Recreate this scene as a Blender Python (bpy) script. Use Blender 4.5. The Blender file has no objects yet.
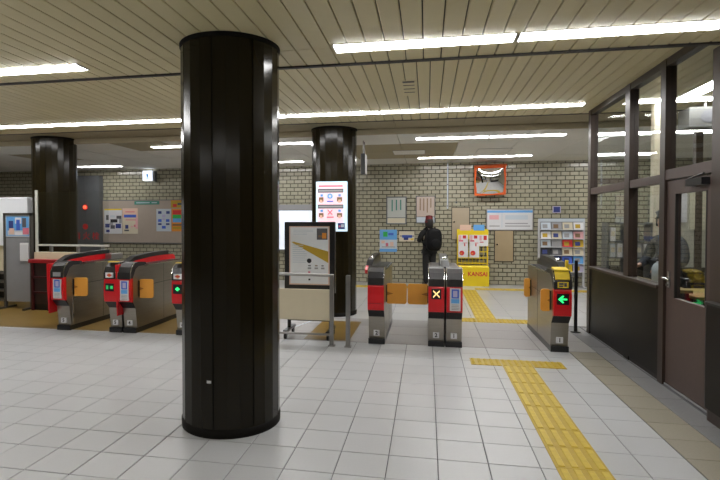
import bpy, bmesh, math, random
from mathutils import Vector, Matrix
random.seed(7)
S = bpy.context.scene
C = S.collection
R = math.radians
# ------------------------------------------------------------------ camera, world, exposure
cd = bpy.data.cameras.new('camera')
cd.sensor_width = 36.0; cd.lens = 515.0 / 720.0 * 36.0
cd.shift_x = 31.0 / 720.0; cd.shift_y = -8.2 / 720.0
cam = bpy.data.objects.new('camera', cd); C.objects.link(cam)
cam.location = (0, 0, 1.466)
cam.rotation_euler = (R(90 - 1.2), 0, R(10.77))
S.camera = cam
w = bpy.data.worlds.new('world'); S.world = w; w.use_nodes = True
w.node_tree.nodes['Background'].inputs[0].default_value = (0.75, 0.8, 0.9, 1)
w.node_tree.nodes['Background'].inputs[1].default_value = 0.0
vs = S.view_settings
vs.view_transform = 'Standard'; vs.look = 'None'; vs.gamma = 1.0; vs.use_curve_mapping = False
vs.exposure = 0.12
LAMP = 31.0            # strength of the fluorescent diffusers

# ------------------------------------------------------------------ materials
MATS = {}
def mat(name, col, rough=0.5, metal=0.0, var=0.06, scale=9.0, emit=0.0, spec=0.5, bump=0.0, coat=0.0, stretch=None):
    if name in MATS: return MATS[name]
    m = bpy.data.materials.new(name); m.use_nodes = True
    nt = m.node_tree; b = nt.nodes['Principled BSDF']
    b.inputs['Roughness'].default_value = rough; b.inputs['Metallic'].default_value = metal
    b.inputs['Specular IOR Level'].default_value = spec
    b.inputs['Coat Weight'].default_value = coat
    tc = nt.nodes.new('ShaderNodeTexCoord'); n = nt.nodes.new('ShaderNodeTexNoise')
    mp = nt.nodes.new('ShaderNodeMapping')
    if stretch: mp.inputs['Scale'].default_value = stretch
    nt.links.new(tc.outputs['Object'], mp.inputs[0]); nt.links.new(mp.outputs[0], n.inputs['Vector'])
    n.inputs['Scale'].default_value = scale; n.inputs['Detail'].default_value = 4
    mix = nt.nodes.new('ShaderNodeMix'); mix.data_type = 'RGBA'
    a = [max(0, c * (1 - var)) for c in col]; d = [min(1, c * (1 + var)) for c in col]
    mix.inputs[6].default_value = (*a, 1); mix.inputs[7].default_value = (*d, 1)
    nt.links.new(n.outputs[0], mix.inputs[0]); nt.links.new(mix.outputs[2], b.inputs['Base Color'])
    if emit:
        nt.links.new(mix.outputs[2], b.inputs['Emission Color']); b.inputs['Emission Strength'].default_value = emit
    if bump:
        bp = nt.nodes.new('ShaderNodeBump'); bp.inputs['Strength'].default_value = bump; bp.inputs['Distance'].default_value = 0.004
        nt.links.new(n.outputs[0], bp.inputs['Height']); nt.links.new(bp.outputs[0], b.inputs['Normal'])
    MATS[name] = m
    return m
def pervar(name, cols, rough=0.5, spec=0.5, scale=14.0, var=0.1):
    """colour differs a little from piece to piece (object random), with fine speckle"""
    if name in MATS: return MATS[name]
    m = mat(name, cols[0], rough, 0, var, scale, spec=spec)
    nt = m.node_tree; b = nt.nodes['Principled BSDF']
    oi = nt.nodes.new('ShaderNodeObjectInfo'); cr = nt.nodes.new('ShaderNodeValToRGB')
    cr.color_ramp.elements[0].color = (*cols[0], 1); cr.color_ramp.elements[1].color = (*cols[1], 1)
    nt.links.new(oi.outputs['Random'], cr.inputs[0])
    old = b.inputs['Base Color'].links[0].from_node
    mul = nt.nodes.new('ShaderNodeMix'); mul.data_type = 'RGBA'; mul.blend_type = 'MULTIPLY'; mul.inputs[0].default_value = 1
    old.inputs[6].default_value = (1 - var, 1 - var, 1 - var, 1); old.inputs[7].default_value = (1, 1, 1, 1)
    nt.links.new(cr.outputs[0], mul.inputs[6]); nt.links.new(old.outputs[2], mul.inputs[7])
    nt.links.new(mul.outputs[2], b.inputs['Base Color'])
    return m
def glass(name, tint=(0.9, 0.93, 0.92)):
    m = bpy.data.materials.new(name); m.use_nodes = True; nt = m.node_tree
    nt.nodes.remove(nt.nodes['Principled BSDF']); out = nt.nodes['Material Output']
    t = nt.nodes.new('ShaderNodeBsdfTransparent'); t.inputs[0].default_value = (*tint, 1)
    g = nt.nodes.new('ShaderNodeBsdfGlossy'); g.inputs['Roughness'].default_value = 0.01
    f = nt.nodes.new('ShaderNodeFresnel'); f.inputs[0].default_value = 1.35
    x = nt.nodes.new('ShaderNodeMixShader')
    ge = nt.nodes.new('ShaderNodeNewGeometry'); ml = nt.nodes.new('ShaderNodeMapRange')   # same reflectance on both faces of the pane
    ml.inputs[3].default_value = 1.42; ml.inputs[4].default_value = 1 / 1.42
    nt.links.new(ge.outputs['Backfacing'], ml.inputs[0]); nt.links.new(ml.outputs[0], f.inputs[0])
    nt.links.new(f.outputs[0], x.inputs[0]); nt.links.new(t.outputs[0], x.inputs[1]); nt.links.new(g.outputs[0], x.inputs[2])
    nt.links.new(x.outputs[0], out.inputs[0]); MATS[name] = m
    return m
WHITE_TILE = pervar('white_tile', [(0.44, 0.445, 0.455), (0.465, 0.47, 0.48)], 0.32, 0.45, 60, 0.08)
GROUT = mat('grout', (0.10, 0.10, 0.11), 0.9, var=0.3)
STONE = pervar('grey_stone', [(0.35, 0.335, 0.335), (0.41, 0.395, 0.385)], 0.4, 0.5, 40, 0.2)
SLAB = pervar('pale_slab', [(0.43, 0.43, 0.43), (0.48, 0.475, 0.465)], 0.28, 0.5, 40, 0.1)
BEIGE = pervar('beige_tile', [(0.27, 0.245, 0.185), (0.315, 0.285, 0.22)], 0.4, 0.5, 70, 0.25)
GREYSTRIP = pervar('grey_kerb_stone', [(0.20, 0.20, 0.205), (0.25, 0.25, 0.255)], 0.45, 0.5, 50, 0.25)
BROWNFLOOR = mat('ochre_floor', (0.20, 0.125, 0.03), 0.35, var=0.25, scale=3)
YELLOW = mat('tactile_yellow', (0.42, 0.29, 0.02), 0.5, var=0.22, scale=14)
YELLOWBAR = mat('tactile_bar_yellow', (0.52, 0.37, 0.025), 0.45, var=0.25, scale=20)
BOARD = pervar('ceiling_board_cream', [(0.73, 0.645, 0.385), (0.78, 0.69, 0.425)], 0.45, 0.5, 12, 0.06)
SLOT = mat('ceiling_slot_dark', (0.05, 0.04, 0.025), 0.8)
TRIMDARK = mat('dark_trim', (0.015, 0.012, 0.010), 0.5)
PANELW = pervar('ceiling_panel_white', [(0.74, 0.72, 0.66), (0.79, 0.77, 0.71)], 0.7, 0.3, 10, 0.05)
PANELT = pervar('ceiling_panel_tan', [(0.36, 0.31, 0.20), (0.40, 0.345, 0.23)], 0.7, 0.3, 10, 0.08)
BRICK = mat('brick_glazed', (0.385, 0.365, 0.27), 0.16, var=0.22, scale=5.0, spec=0.6)
MORTAR = mat('mortar_dark', (0.075, 0.066, 0.045), 0.9)
WALLPLAIN = mat('wall_plain', (0.42, 0.38, 0.29), 0.6)
PILLAR = mat('pillar_brown_steel', (0.012, 0.009, 0.0035), 0.16, 0.0, var=0.35, scale=3, spec=0.24, coat=0.0, stretch=(1, 1, 0.15))
PILLARDARK = mat('pillar_trim', (0.006, 0.005, 0.004), 0.5, spec=0.1)
BRONZE = mat('bronze_frame', (0.038, 0.024, 0.018), 0.4, 0.1, var=0.15)
BRONZED = mat('bronze_door', (0.075, 0.050, 0.043), 0.45, 0.1, var=0.12, scale=25)
BLACKPANEL = mat('black_brown_panel', (0.010, 0.008, 0.0065), 0.35, 0, var=0.3, spec=0.15)
STEEL = mat('brushed_steel', (0.33, 0.305, 0.265), 0.30, 0.9, var=0.12, scale=4, stretch=(1, 1, 12))
CHROME = mat('chrome', (0.72, 0.72, 0.73), 0.12, 1.0, var=0.03)
GREYSTEEL = mat('grey_steel', (0.30, 0.29, 0.28), 0.32, 0.85, var=0.1)
BLACK = mat('black_plastic', (0.010, 0.010, 0.011), 0.28, var=0.2)
DARKGLOSS = mat('dark_gloss', (0.035, 0.033, 0.033), 0.3, 0.2, var=0.2, spec=0.3)
RED = mat('gate_red', (0.60, 0.008, 0.014), 0.3, var=0.1)
ORANGE = mat('flap_orange', (0.78, 0.35, 0.045), 0.45, var=0.08)
WHITE = mat('plain_white', (0.70, 0.70, 0.72), 0.5, var=0.03)
PAPER = mat('paper_white', (0.62, 0.62, 0.64), 0.6, var=0.03)
CREAM = mat('cream_board', (0.60, 0.53, 0.38), 0.5, var=0.05)
TANBOARD = mat('tan_board', (0.36, 0.30, 0.25), 0.6, var=0.06)
TANPLATE = mat('tan_plate', (0.37, 0.285, 0.17), 0.4, var=0.08)
GLASS = glass('pane_glass', (0.95, 0.965, 0.96))
LAMPM = mat('lamp_diffuser', (1.0, 0.99, 0.98), 0.5, var=0.0, emit=LAMP)
def flat(hexname, col, rough=0.6, emit=0.0):
    return mat('print_' + hexname + ('_lit' if emit else ''), col, rough, var=0.02, emit=emit)
K = {'red': (0.62, 0.03, 0.03), 'blue': (0.05, 0.12, 0.55), 'sky': (0.12, 0.36, 0.72), 'green': (0.03, 0.42, 0.08), 'black': (0.015, 0.015, 0.018),
     'grey': (0.30, 0.30, 0.31), 'dgrey': (0.09, 0.09, 0.10), 'white': (0.68, 0.68, 0.70), 'pink': (0.70, 0.38, 0.40), 'peach': (0.68, 0.46, 0.36),
     'yellow': (0.72, 0.52, 0.02), 'gold': (0.46, 0.30, 0.02), 'cream': (0.62, 0.56, 0.42), 'orange': (0.70, 0.26, 0.03), 'navy': (0.03, 0.045, 0.20),
     'brown': (0.20, 0.12, 0.06), 'pale': (0.50, 0.56, 0.62), 'teal': (0.05, 0.22, 0.17), 'lilac': (0.45, 0.42, 0.62), 'rose': (0.62, 0.16, 0.22)}
def P(n, emit=0.0): return flat(n, K[n], emit=emit)

# ------------------------------------------------------------------ mesh helpers
class MB:
    def __init__(s): s.v = []; s.f = []; s.m = []; s.sm = []
    def add(s, vs_, fs, mi=0, smooth=False):
        o = len(s.v); s.v += [tuple(v) for v in vs_]
        for f in fs: s.f.append(tuple(i + o for i in f)); s.m.append(mi); s.sm.append(smooth)
        return s
    def box(s, x0, x1, y0, y1, z0, z1, mi=0):
        v = [(x, y, z) for z in (z0, z1) for y in (y0, y1) for x in (x0, x1)]
        return s.add(v, [(0, 2, 3, 1), (4, 5, 7, 6), (0, 1, 5, 4), (2, 6, 7, 3), (0, 4, 6, 2), (1, 3, 7, 5)], mi)
    def bevbox(s, x0, x1, y0, y1, z0, z1, b=0.003, mi=0):
        """box whose top edges are chamfered"""
        v = [(x0, y0, z0), (x1, y0, z0), (x1, y1, z0), (x0, y1, z0), (x0, y0, z1 - b), (x1, y0, z1 - b), (x1, y1, z1 - b), (x0, y1, z1 - b),
             (x0 + b, y0 + b, z1), (x1 - b, y0 + b, z1), (x1 - b, y1 - b, z1), (x0 + b, y1 - b, z1)]
        f = [(3, 2, 1, 0), (8, 9, 10, 11)]
        for i in range(4):
            j = (i + 1) % 4; f += [(i, j, 4 + j, 4 + i), (4 + i, 4 + j, 8 + j, 8 + i)]
        return s.add(v, f, mi)
    def prism_x(s, prof, x0, x1, mi=0, smooth=False):
        """prof: list of (y,z), extruded along x"""
        n = len(prof); v = [(x0, y, z) for y, z in prof] + [(x1, y, z) for y, z in prof]
        s.add(v, [(i, (i + 1) % n, n + (i + 1) % n, n + i) for i in range(n)], mi, smooth)
        return s.add(v, [tuple(range(n - 1, -1, -1)), tuple(range(n, 2 * n))], mi)
    def prism_y(s, prof, y0, y1, mi=0):
        n = len(prof); v = [(x, y0, z) for x, z in prof] + [(x, y1, z) for x, z in prof]
        return s.add(v, [(i, (i + 1) % n, n + (i + 1) % n, n + i) for i in range(n)] + [tuple(range(n - 1, -1, -1)), tuple(range(n, 2 * n))], mi)
    def prism_z(s, prof, z0, z1, mi=0):
        n = len(prof); v = [(x, y, z0) for x, y in prof] + [(x, y, z1) for x, y in prof]
        return s.add(v, [(i, (i + 1) % n, n + (i + 1) % n, n + i) for i in range(n)] + [tuple(range(n - 1, -1, -1)), tuple(range(n, 2 * n))], mi)
    def tube(s, a, b, r, n=10, r2=None, mi=0):
        a = Vector(a); b = Vector(b); d = (b - a).normalized(); r2 = r if r2 is None else r2
        u = d.orthogonal().normalized(); t = d.cross(u)
        v = [a + (u * math.cos(k * 2 * math.pi / n) + t * math.sin(k * 2 * math.pi / n)) * r for k in range(n)] + \
            [b + (u * math.cos(k * 2 * math.pi / n) + t * math.sin(k * 2 * math.pi / n)) * r2 for k in range(n)]
        s.add(v, [(i, (i + 1) % n, n + (i + 1) % n, n + i) for i in range(n)], mi, True)
        return s.add(v, [tuple(range(n - 1, -1, -1)), tuple(range(n, 2 * n))], mi)
    def lathe(s, prof, n=32, c=(0, 0, 0), mi=0):
        v = [(c[0] + r * math.cos(2 * math.pi * k / n), c[1] + r * math.sin(2 * math.pi * k / n), c[2] + z) for r, z in prof for k in range(n)]
        f = [(i * n + k, i * n + (k + 1) % n, (i + 1) * n + (k + 1) % n, (i + 1) * n + k) for i in range(len(prof) - 1) for k in range(n)]
        return s.add(v, f, mi, True)
    def ball(s, c, rx, ry, rz, n=16, m=10, mi=0):
        v = []; f = []
        for i in range(m + 1):
            a = math.pi * i / m
            for k in range(n):
                b = 2 * math.pi * k / n
                v.append((c[0] + rx * math.sin(a) * math.cos(b), c[1] + ry * math.sin(a) * math.sin(b), c[2] - rz * math.cos(a)))
        for i in range(m):
            for k in range(n): f.append((i * n + k, i * n + (k + 1) % n, (i + 1) * n + (k + 1) % n, (i + 1) * n + k))
        return s.add(v, f, mi, True)
    def mesh(s, name, mats):
        me = bpy.data.meshes.new(name); me.from_pydata(s.v, [], s.f)
        for m in (mats if isinstance(mats, (list, tuple)) else [mats]): me.materials.append(m)
        me.polygons.foreach_set('material_index', s.m); me.polygons.foreach_set('use_smooth', s.sm); me.update()
        return me
    def build(s, name, mats, parent=None, loc=None, label=None):
        return link(name, s.mesh(name, mats), parent, loc, label)
def link(name, data, parent=None, loc=None, label=None):
    o = bpy.data.objects.new(name, data); C.objects.link(o)
    if parent: o.parent = parent
    if loc: o.location = loc
    if label: o['label'] = label
    return o
def thing(name, label, cat, loc=(0, 0, 0), rz=0.0, group=None):
    o = bpy.data.objects.new(name, None); C.objects.link(o); o.empty_display_size = 0.1
    o.location = loc; o.rotation_euler = (0, 0, rz); o['label'] = label; o['category'] = cat
    if group: o['group'] = group
    return o
def struct(name, label, cat, loc=(0, 0, 0)):
    o = thing(name, label, cat, loc); o['kind'] = 'structure'; return o
def text(name, body, size, loc, mt, parent, rz=0.0, xs=1.0, depth=0.0008, bold=False, align='CENTER'):
    """upright lettering that faces -y (turned by rz), as a mesh"""
    cu = bpy.data.curves.new(name, 'FONT'); cu.body = body; cu.size = size; cu.align_x = align; cu.align_y = 'CENTER'
    cu.extrude = depth; cu.resolution_u = 2
    if bold: cu.offset = size * 0.03
    t = bpy.data.objects.new('tmp', cu); C.objects.link(t)
    me = bpy.data.meshes.new_from_object(t)
    bpy.data.objects.remove(t); bpy.data.curves.remove(cu)
    me.materials.clear(); me.materials.append(mt); me.name = name
    o = link(name, me, parent, loc); o.rotation_euler = (R(90), 0, rz); o.scale = (xs, 1, 1)
    return o
def rrect(x0, x1, z0, z1, r, n=5):
    p = []
    for cx, cz, a0 in ((x1 - r, z1 - r, 0), (x0 + r, z1 - r, 90), (x0 + r, z0 + r, 180), (x1 - r, z0 + r, 270)):
        for k in range(n + 1):
            a = R(a0 + 90 * k / n); p.append((cx + r * math.cos(a), cz + r * math.sin(a)))
    return p
def prints(parent, name, rects, x0, z0, W, Hh, y, emit=0.0, t=0.0012):
    """flat print: coloured areas given in 0..1 of the sheet; one mesh"""
    names = []
    b = MB()
    for k, (a0, b0, a1, b1, cn) in enumerate(rects):
        if cn not in names: names.append(cn)
        yy = y - 0.00035 * (k + 1)
        b.box(x0 + a0 * W, x0 + a1 * W, yy, y + t * 0.2, z0 + b0 * Hh, z0 + b1 * Hh, names.index(cn))
    return b.build(name, [P(n, emit) for n in names], parent)
def lines_v(x0, x1, z0, z1, n, cn, w=0.35, seed=1):
    rr = random.Random(seed); out = []
    for k in range(n):
        x = x0 + (x1 - x0) * (k + 0.5) / n; hw = (x1 - x0) / n * w / 2
        out.append((x - hw, z0 + (z1 - z0) * rr.random() * 0.45, x + hw, z1, cn))
    return out
def lines_h(x0, x1, z0, z1, n, cn, w=0.45, seed=1):
    rr = random.Random(seed); out = []
    for k in range(n):
        z = z0 + (z1 - z0) * (k + 0.5) / n; hw = (z1 - z0) / n * w / 2
        out.append((x0, z - hw, x1 - (x1 - x0) * rr.random() * 0.35, z + hw, cn))
    return out

# ------------------------------------------------------------------ SETTING
ZF, ZR, ZB = 2.72, 2.91, 2.82       # ceiling: near part, over the gates, over the far aisle
YS1, YS2, YW = 4.09, 7.48, 12.35    # ceiling step, second joint, brick wall
XO = 2.08                           # plane of the office partition
XL = -13.2
floor = struct('floor', 'white square tile floor of the station hall with grey joints', 'floor')
MB().box(XL, 7.0, -5.2, YW + 0.1, -0.2, -0.006).build('floor_bed', GROUT, floor)
# white tiles : 0.3 m grid ; the 300 largest in view are single pieces, the others one joined piece
def tile_mesh(name, sx, sy, m, b=0.0025): return MB().bevbox(0.0025, sx - 0.0025, 0.0025, sy - 0.0025, -0.006, 0.0, b).mesh(name, m)
tm = tile_mesh('tile', 0.3, 0.295, WHITE_TILE)
cells = []
tx0, ty0 = 0.07, 3.21
for i in range(-45, 5):
    for j in range(-29, 10):
        x = tx0 + 0.3 * i; y = ty0 + 0.295 * j
        if x < XL or x + 0.3 > 1.575 or y + 0.295 > 6.17: continue
        u = (x + 0.15); vv = (y + 0.15)
        f = vv * math.cos(R(10.77)) - u * math.sin(R(10.77)); rgt = u * math.cos(R(10.77)) + vv * math.sin(R(10.77))
        vis = f > 2.75 and -0.64 * f - 0.15 < rgt < 0.77 * f
        cells.append((0 if vis else 1, f, x, y))
cells.sort()
rest = MB()
for k, (hid, f, x, y) in enumerate(cells):
    if not hid and k < 290: link('tile', tm, floor, (x, y, random.uniform(-0.0006, 0.0004)))
    else: rest.box(x + 0.0025, x + 0.2975, y + 0.0025, y + 0.2925, -0.006, 0.0)
o = rest.build('tile_field', WHITE_TILE, floor); o['kind'] = 'stuff'
# beige tiles and grey kerb stones along the office
bm_, gm_ = tile_mesh('beige_tile', 0.29, 0.295, BEIGE), tile_mesh('kerb_stone', 0.21, 0.59, GREYSTRIP)
for j in range(-8, 10): link('beige_tile', bm_, floor, (1.575, ty0 + 0.295 * j, 0))
for j in range(-4, 8): link('kerb_stone', gm_, floor, (1.866, 2.9 + 0.59 * j, 0))
# grey stone at the gates, pale slabs behind, ochre floor at the left gates
sm_ = tile_mesh('stone_slab', 0.6, 0.5, STONE)
for i in range(8):
    for j in range(3): link('stone_slab', sm_, floor, (-2.93 + 0.6 * i, 6.17 + 0.5 * j, 0))
pm_ = tile_mesh('floor_slab', 0.6, 0.585, SLAB)
for i in range(16):
    for j in range(8): link('floor_slab', pm_, floor, (-2.93 + 0.6 * i, 7.67 + 0.585 * j, 0))
MB().bevbox(XL, -2.935, 6.172, 8.9, -0.006, 0.0).build('ochre_floor', BROWNFLOOR, floor)
MB().bevbox(XL, -2.935, 8.905, YW, -0.006, 0.0).build('pale_floor', SLAB, floor)
MB().bevbox(-1.5, -0.93, 6.2, 7.42, 0.0, 0.002).build('ochre_patch', BROWNFLOOR, floor)
MB().box(2.09, 6.9, 6.2, 7.6, -0.006, 0).build('office_floor', GREYSTRIP, floor)
MB().box(2.09, 6.9, -5, 6.19, -0.006, 0).build('office_floor', GREYSTRIP, floor)
# brass rail let into the floor under the hand rail
MB().prism_z([(-2.06, 6.05), (-2.035, 6.05), (-1.56, 7.6), (-1.585, 7.6)], 0, 0.003).build('floor_rail', CHROME, floor)

# tactile paving
def tac_mesh(sx, sy, nb, nrow):
    base = MB().bevbox(0.001, sx - 0.001, 0.001, sy - 0.001, 0.0, 0.004, 0.001).mesh('tactile_tile', YELLOW)
    return base
def tactile(name, label, tiles):
    t = thing(name, label, 'tactile paving', (tiles[0][0], tiles[0][1], 0))
    cache = {}
    ox, oy = tiles[0][0], tiles[0][1]
    for (x, y, sx, sy, along) in tiles:
        key = (sx, sy)
        if key not in cache: cache[key] = tac_mesh(sx, sy, 4, 1)
        tl = link('tactile_tile', cache[key], t, (x - ox, y - oy, 0))
        if along == 'y':
            k2 = ('by', sx, sy)
            if k2 not in cache: cache[k2] = MB().bevbox(-0.021, 0.021, 0.014, sy - 0.014, 0.004, 0.0095, 0.004).mesh('bar', YELLOWBAR)
            for q in range(4): link('bar', cache[k2], tl, (sx * (q + 0.5) / 4, 0, 0))
        elif along == 'x':
            k2 = ('bx', sx, sy)
            if k2 not in cache: cache[k2] = MB().bevbox(0.014, sx - 0.014, -0.021, 0.021, 0.004, 0.0095, 0.004).mesh('bar', YELLOWBAR)
            for q in range(4): link('bar', cache[k2], tl, (0, sy * (q + 0.5) / 4, 0))
        else:
            k2 = ('dot', sx, sy)
            if k2 not in cache:
                b = MB()
                for a in range(5):
                    for c in range(5):
                        xx, yy = sx * (a + 0.5) / 5, sy * (c + 0.5) / 5
                        b.prism_z([(xx + 0.017 * math.cos(h), yy + 0.017 * math.sin(h)) for h in [k * math.pi / 4 for k in range(8)]], 0.004, 0.0085)
                cache[k2] = b.mesh('dots', YELLOWBAR)
            link('dots', cache[k2], tl, (0, 0, 0))
    return t
ts = []
for y0, y1 in ((5.164, 5.41), (4.86, 5.164), (4.565, 4.86), (4.265, 4.565), (3.81, 4.265), (3.52, 3.81), (3.225, 3.52), (2.925, 3.225), (2.625, 2.925), (2.325, 2.625), (2.025, 2.325), (1.725, 2.025)):
    ts.append((0.757, y0, 0.3, round(y1 - y0, 3), 'y'))
for x in (0.45, 0.757, 1.064): ts.append((x, 5.41, 0.305, 0.245, 'dot'))
tactile('tactile_path', 'yellow tactile paving strip with a T end before the gates', ts)
ts = [(0.72 + 0.0, 8.0 + 0.3 * k, 0.3, 0.298, 'y') for k in range(11)]
ts += [(0.42 + 0.302 * k, 7.70, 0.3, 0.298, 'dot') for k in range(4)]
tactile('tactile_path', 'yellow tactile paving strip behind the gates leading to the brick wall', ts)
ts = [(-2.6 + 0.302 * k, 11.32, 0.3, 0.298, 'x') for k in range(11)] + [(1.022 + 0.302 * k, 11.32, 0.3, 0.298, 'x') for k in range(9)]
tactile('tactile_path', 'yellow tactile paving line running along the foot of the brick wall', ts)

# ceiling
ceil = struct('ceiling', 'cream strip board ceiling of the station hall with dark joints', 'ceiling')
MB().box(XL, 7, -5.2, YS1, ZF + 0.02, ZF + 0.3).build('ceiling_bed', SLOT, ceil)
MB().box(XL, 7, YS1 + 0.02, YW + 0.1, ZR + 0.02, ZR + 0.3).build('ceiling_bed', SLOT, ceil)
def board(wd, ly): 
    g = 0.004
    v = [(g, 0, 0.02), (wd - g, 0, 0.02), (wd - g, ly, 0.02), (g, ly, 0.02), (g, 0, 0.003), (wd - g, 0, 0.003), (wd - g, ly, 0.003), (g, ly, 0.003),
         (g + 0.004, 0, 0), (wd - g - 0.004, 0, 0), (wd - g - 0.004, ly, 0), (g + 0.004, ly, 0)]
    f = [(0, 1, 2, 3), (11, 10, 9, 8)]
    for i in range(4):
        j = (i + 1) % 4; f += [(4 + i, 4 + j, j, i), (8 + i, 8 + j, 4 + j, 4 + i)]
    return MB().add(v, f)
def boards(wd, xa, xb, y0, y1, z, xvis):
    me = board(wd, y1 - y0).mesh('ceiling_board', BOARD); extra = MB()
    x = xb - wd
    while x > xa:
        if xvis[0] <= x <= xvis[1]: link('ceiling_board', me, ceil, (x, y0, z + random.uniform(-0.0006, 0.0006)))
        else:
            bb = board(wd, y1 - y0); extra.add([(a + x, b + y0, c + z) for a, b, c in bb.v], bb.f)
        x -= wd
    if extra.v:
        e = extra.build('ceiling_board_field', BOARD, ceil); e['kind'] = 'stuff'
boards(0.132, XL, XO, -5.1, 2.335, ZF, (-4.2, -1.2))
boards(0.132, XL, XO, 2.345, 3.695, ZF, (-4.4, 3))
boards(0.132, XL, XO, 3.700, YS1 - 0.02, ZF, (-4.7, 3))
boards(0.125, XL, 6.9, YS1 + 0.03, YS2 - 0.02, ZR, (-7.4, 2.1))
MB().box(XO, 6.9, -5.1, YS1, ZF, ZF + 0.02).build('office_ceiling', PANELW, ceil)
MB().box(XL, 6.9, YS1 - 0.02, YS1 + 0.02, ZF - 0.012, ZR + 0.02).build('step_trim', TRIMDARK, ceil)
MB().box(XL, 6.9, YS2 - 0.02, YS2, ZR - 0.008, ZR + 0.02).build('step_trim', TRIMDARK, ceil)
YR = 8.1
tan_m = MB().box(0.004, 0.996, 0, YR - YS2 - 0.01, 0, 0.02).mesh('ceiling_panel', PANELT)
for k in range(-14, 7): link('ceiling_panel', tan_m, ceil, (k * 1.0 + 0.53, YS2 + 0.005, ZR))
MB().box(XL, 6.9, YR, YR + 0.03, ZB, ZR + 0.02).build('ceiling_riser', PANELT, ceil)
wm = MB().box(0.005, 0.995, 0.005, 1.055, 0, 0.03).mesh('ceiling_panel', PANELW)
tn = MB().box(0.005, 0.995, 0.005, 1.055, 0, 0.03).mesh('ceiling_panel', PANELT)
TANS = {(-6, 0), (-2, 1), (-1, 1), (-2, 2), (-1, 2), (-9, 1)}
for k in range(-14, 7):
    for j in range(4): link('ceiling_panel', tn if (k, j) in TANS else wm, ceil, (k * 1.0 + 0.53, YR + 0.02 + 1.06 * j, ZB + random.uniform(0, 0.004)))
MB().box(XL, 6.9, YR + 0.03, YW + 0.1, ZB + 0.035, ZR + 0.02).build('ceiling_bed', SLOT, ceil)
# small hatches and grille
b = MB(); b.box(-0.26, -0.13, 5.42, 5.47, ZR - 0.006, ZR + 0.001)
for k in range(3): b.box(-0.25, -0.14, 5.62 + 0.12 * k, 5.63 + 0.12 * k, ZR - 0.004, ZR + 0.001)
v = thing('ceiling_vent', 'small slotted vent in the board ceiling above the gates', 'vent', (-0.195, 5.7, ZR))
MB().box(-0.075, 0.075, -0.32, 0.32, -0.004, 0.0).build('plate', BOARD, v)
for k in range(4): MB().box(-0.06, 0.06, -0.30 + 0.15 * k, -0.25 + 0.15 * k if k == 0 else -0.285 + 0.15 * k, -0.007, -0.004).build('slot', BLACK, v)
for nm, (hx, hy) in {'nearer the mirror': (1.25, 10.35), 'above the notices': (-0.35, 10.3)}.items():
    v = thing('ceiling_hatch', 'square access hatch in the white ceiling panels ' + nm, 'hatch', (hx, hy, ZB))
    MB().box(-0.3, 0.3, -0.3, 0.3, -0.004, 0.0).build('lid', PANELW, v)
    for a in ((-0.31, -0.3, -0.31, 0.31), (0.3, 0.31, -0.31, 0.31), (-0.3, 0.3, -0.31, -0.3), (-0.3, 0.3, 0.3, 0.31)):
        MB().box(a[0], a[1], a[2], a[3], -0.006, 0.0).build('rim', GREYSTEEL, v)

# walls
wb = struct('wall_back', 'far wall of glazed tan bricks with dark mortar joints', 'wall')
MB().box(XL, 7, YW + 0.006, YW + 0.25, 0, ZR).build('wall_bed', MORTAR, wb)
b = MB(); BL, BH = 0.19, 0.0955
rr = random.Random(3)
for r_ in range(30):
    z = r_ * BH
    if z > ZB: break
    x = XL + (BL / 2 if r_ % 2 else 0)
    while x < 6.9:
        d = rr.uniform(-0.0025, 0.0025)
        x0, x1, z0, z1 = x + 0.007, x + BL - 0.007, z + 0.007, min(z + BH - 0.007, ZR)
        y0 = YW + d; y1 = YW + 0.008; e = 0.004
        vv = [(x0, y1, z0), (x1, y1, z0), (x1, y1, z1), (x0, y1, z1), (x0 + e, y0, z0 + e), (x1 - e, y0, z0 + e), (x1 - e, y0, z1 - e), (x0 + e, y0, z1 - e)]
        b.add(vv, [(4, 5, 6, 7), (0, 1, 5, 4), (1, 2, 6, 5), (2, 3, 7, 6), (3, 0, 4, 7)])
        x += BL
o = b.build('brick_courses', BRICK, wb); o['kind'] = 'stuff'
wl = struct('wall_left', 'plain tan side wall at the far left of the hall', 'wall')
MB().box(XL - 0.2, XL, -5.2, YW + 0.2, 0, ZR).build('wall_face', WALLPLAIN, wl)
wf = struct('wall_front', 'plain tan wall behind the viewpoint', 'wall')
MB().box(XL, 7, -5.4, -5.2, 0, ZR).build('wall_face', WALLPLAIN, wf)
wr = struct('wall_far_right', 'plain tan end wall beyond the ticket office', 'wall')
MB().box(6.9, 7.1, -5.2, YW + 0.2, 0, ZR).build('wall_face', WALLPLAIN, wr)

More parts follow.
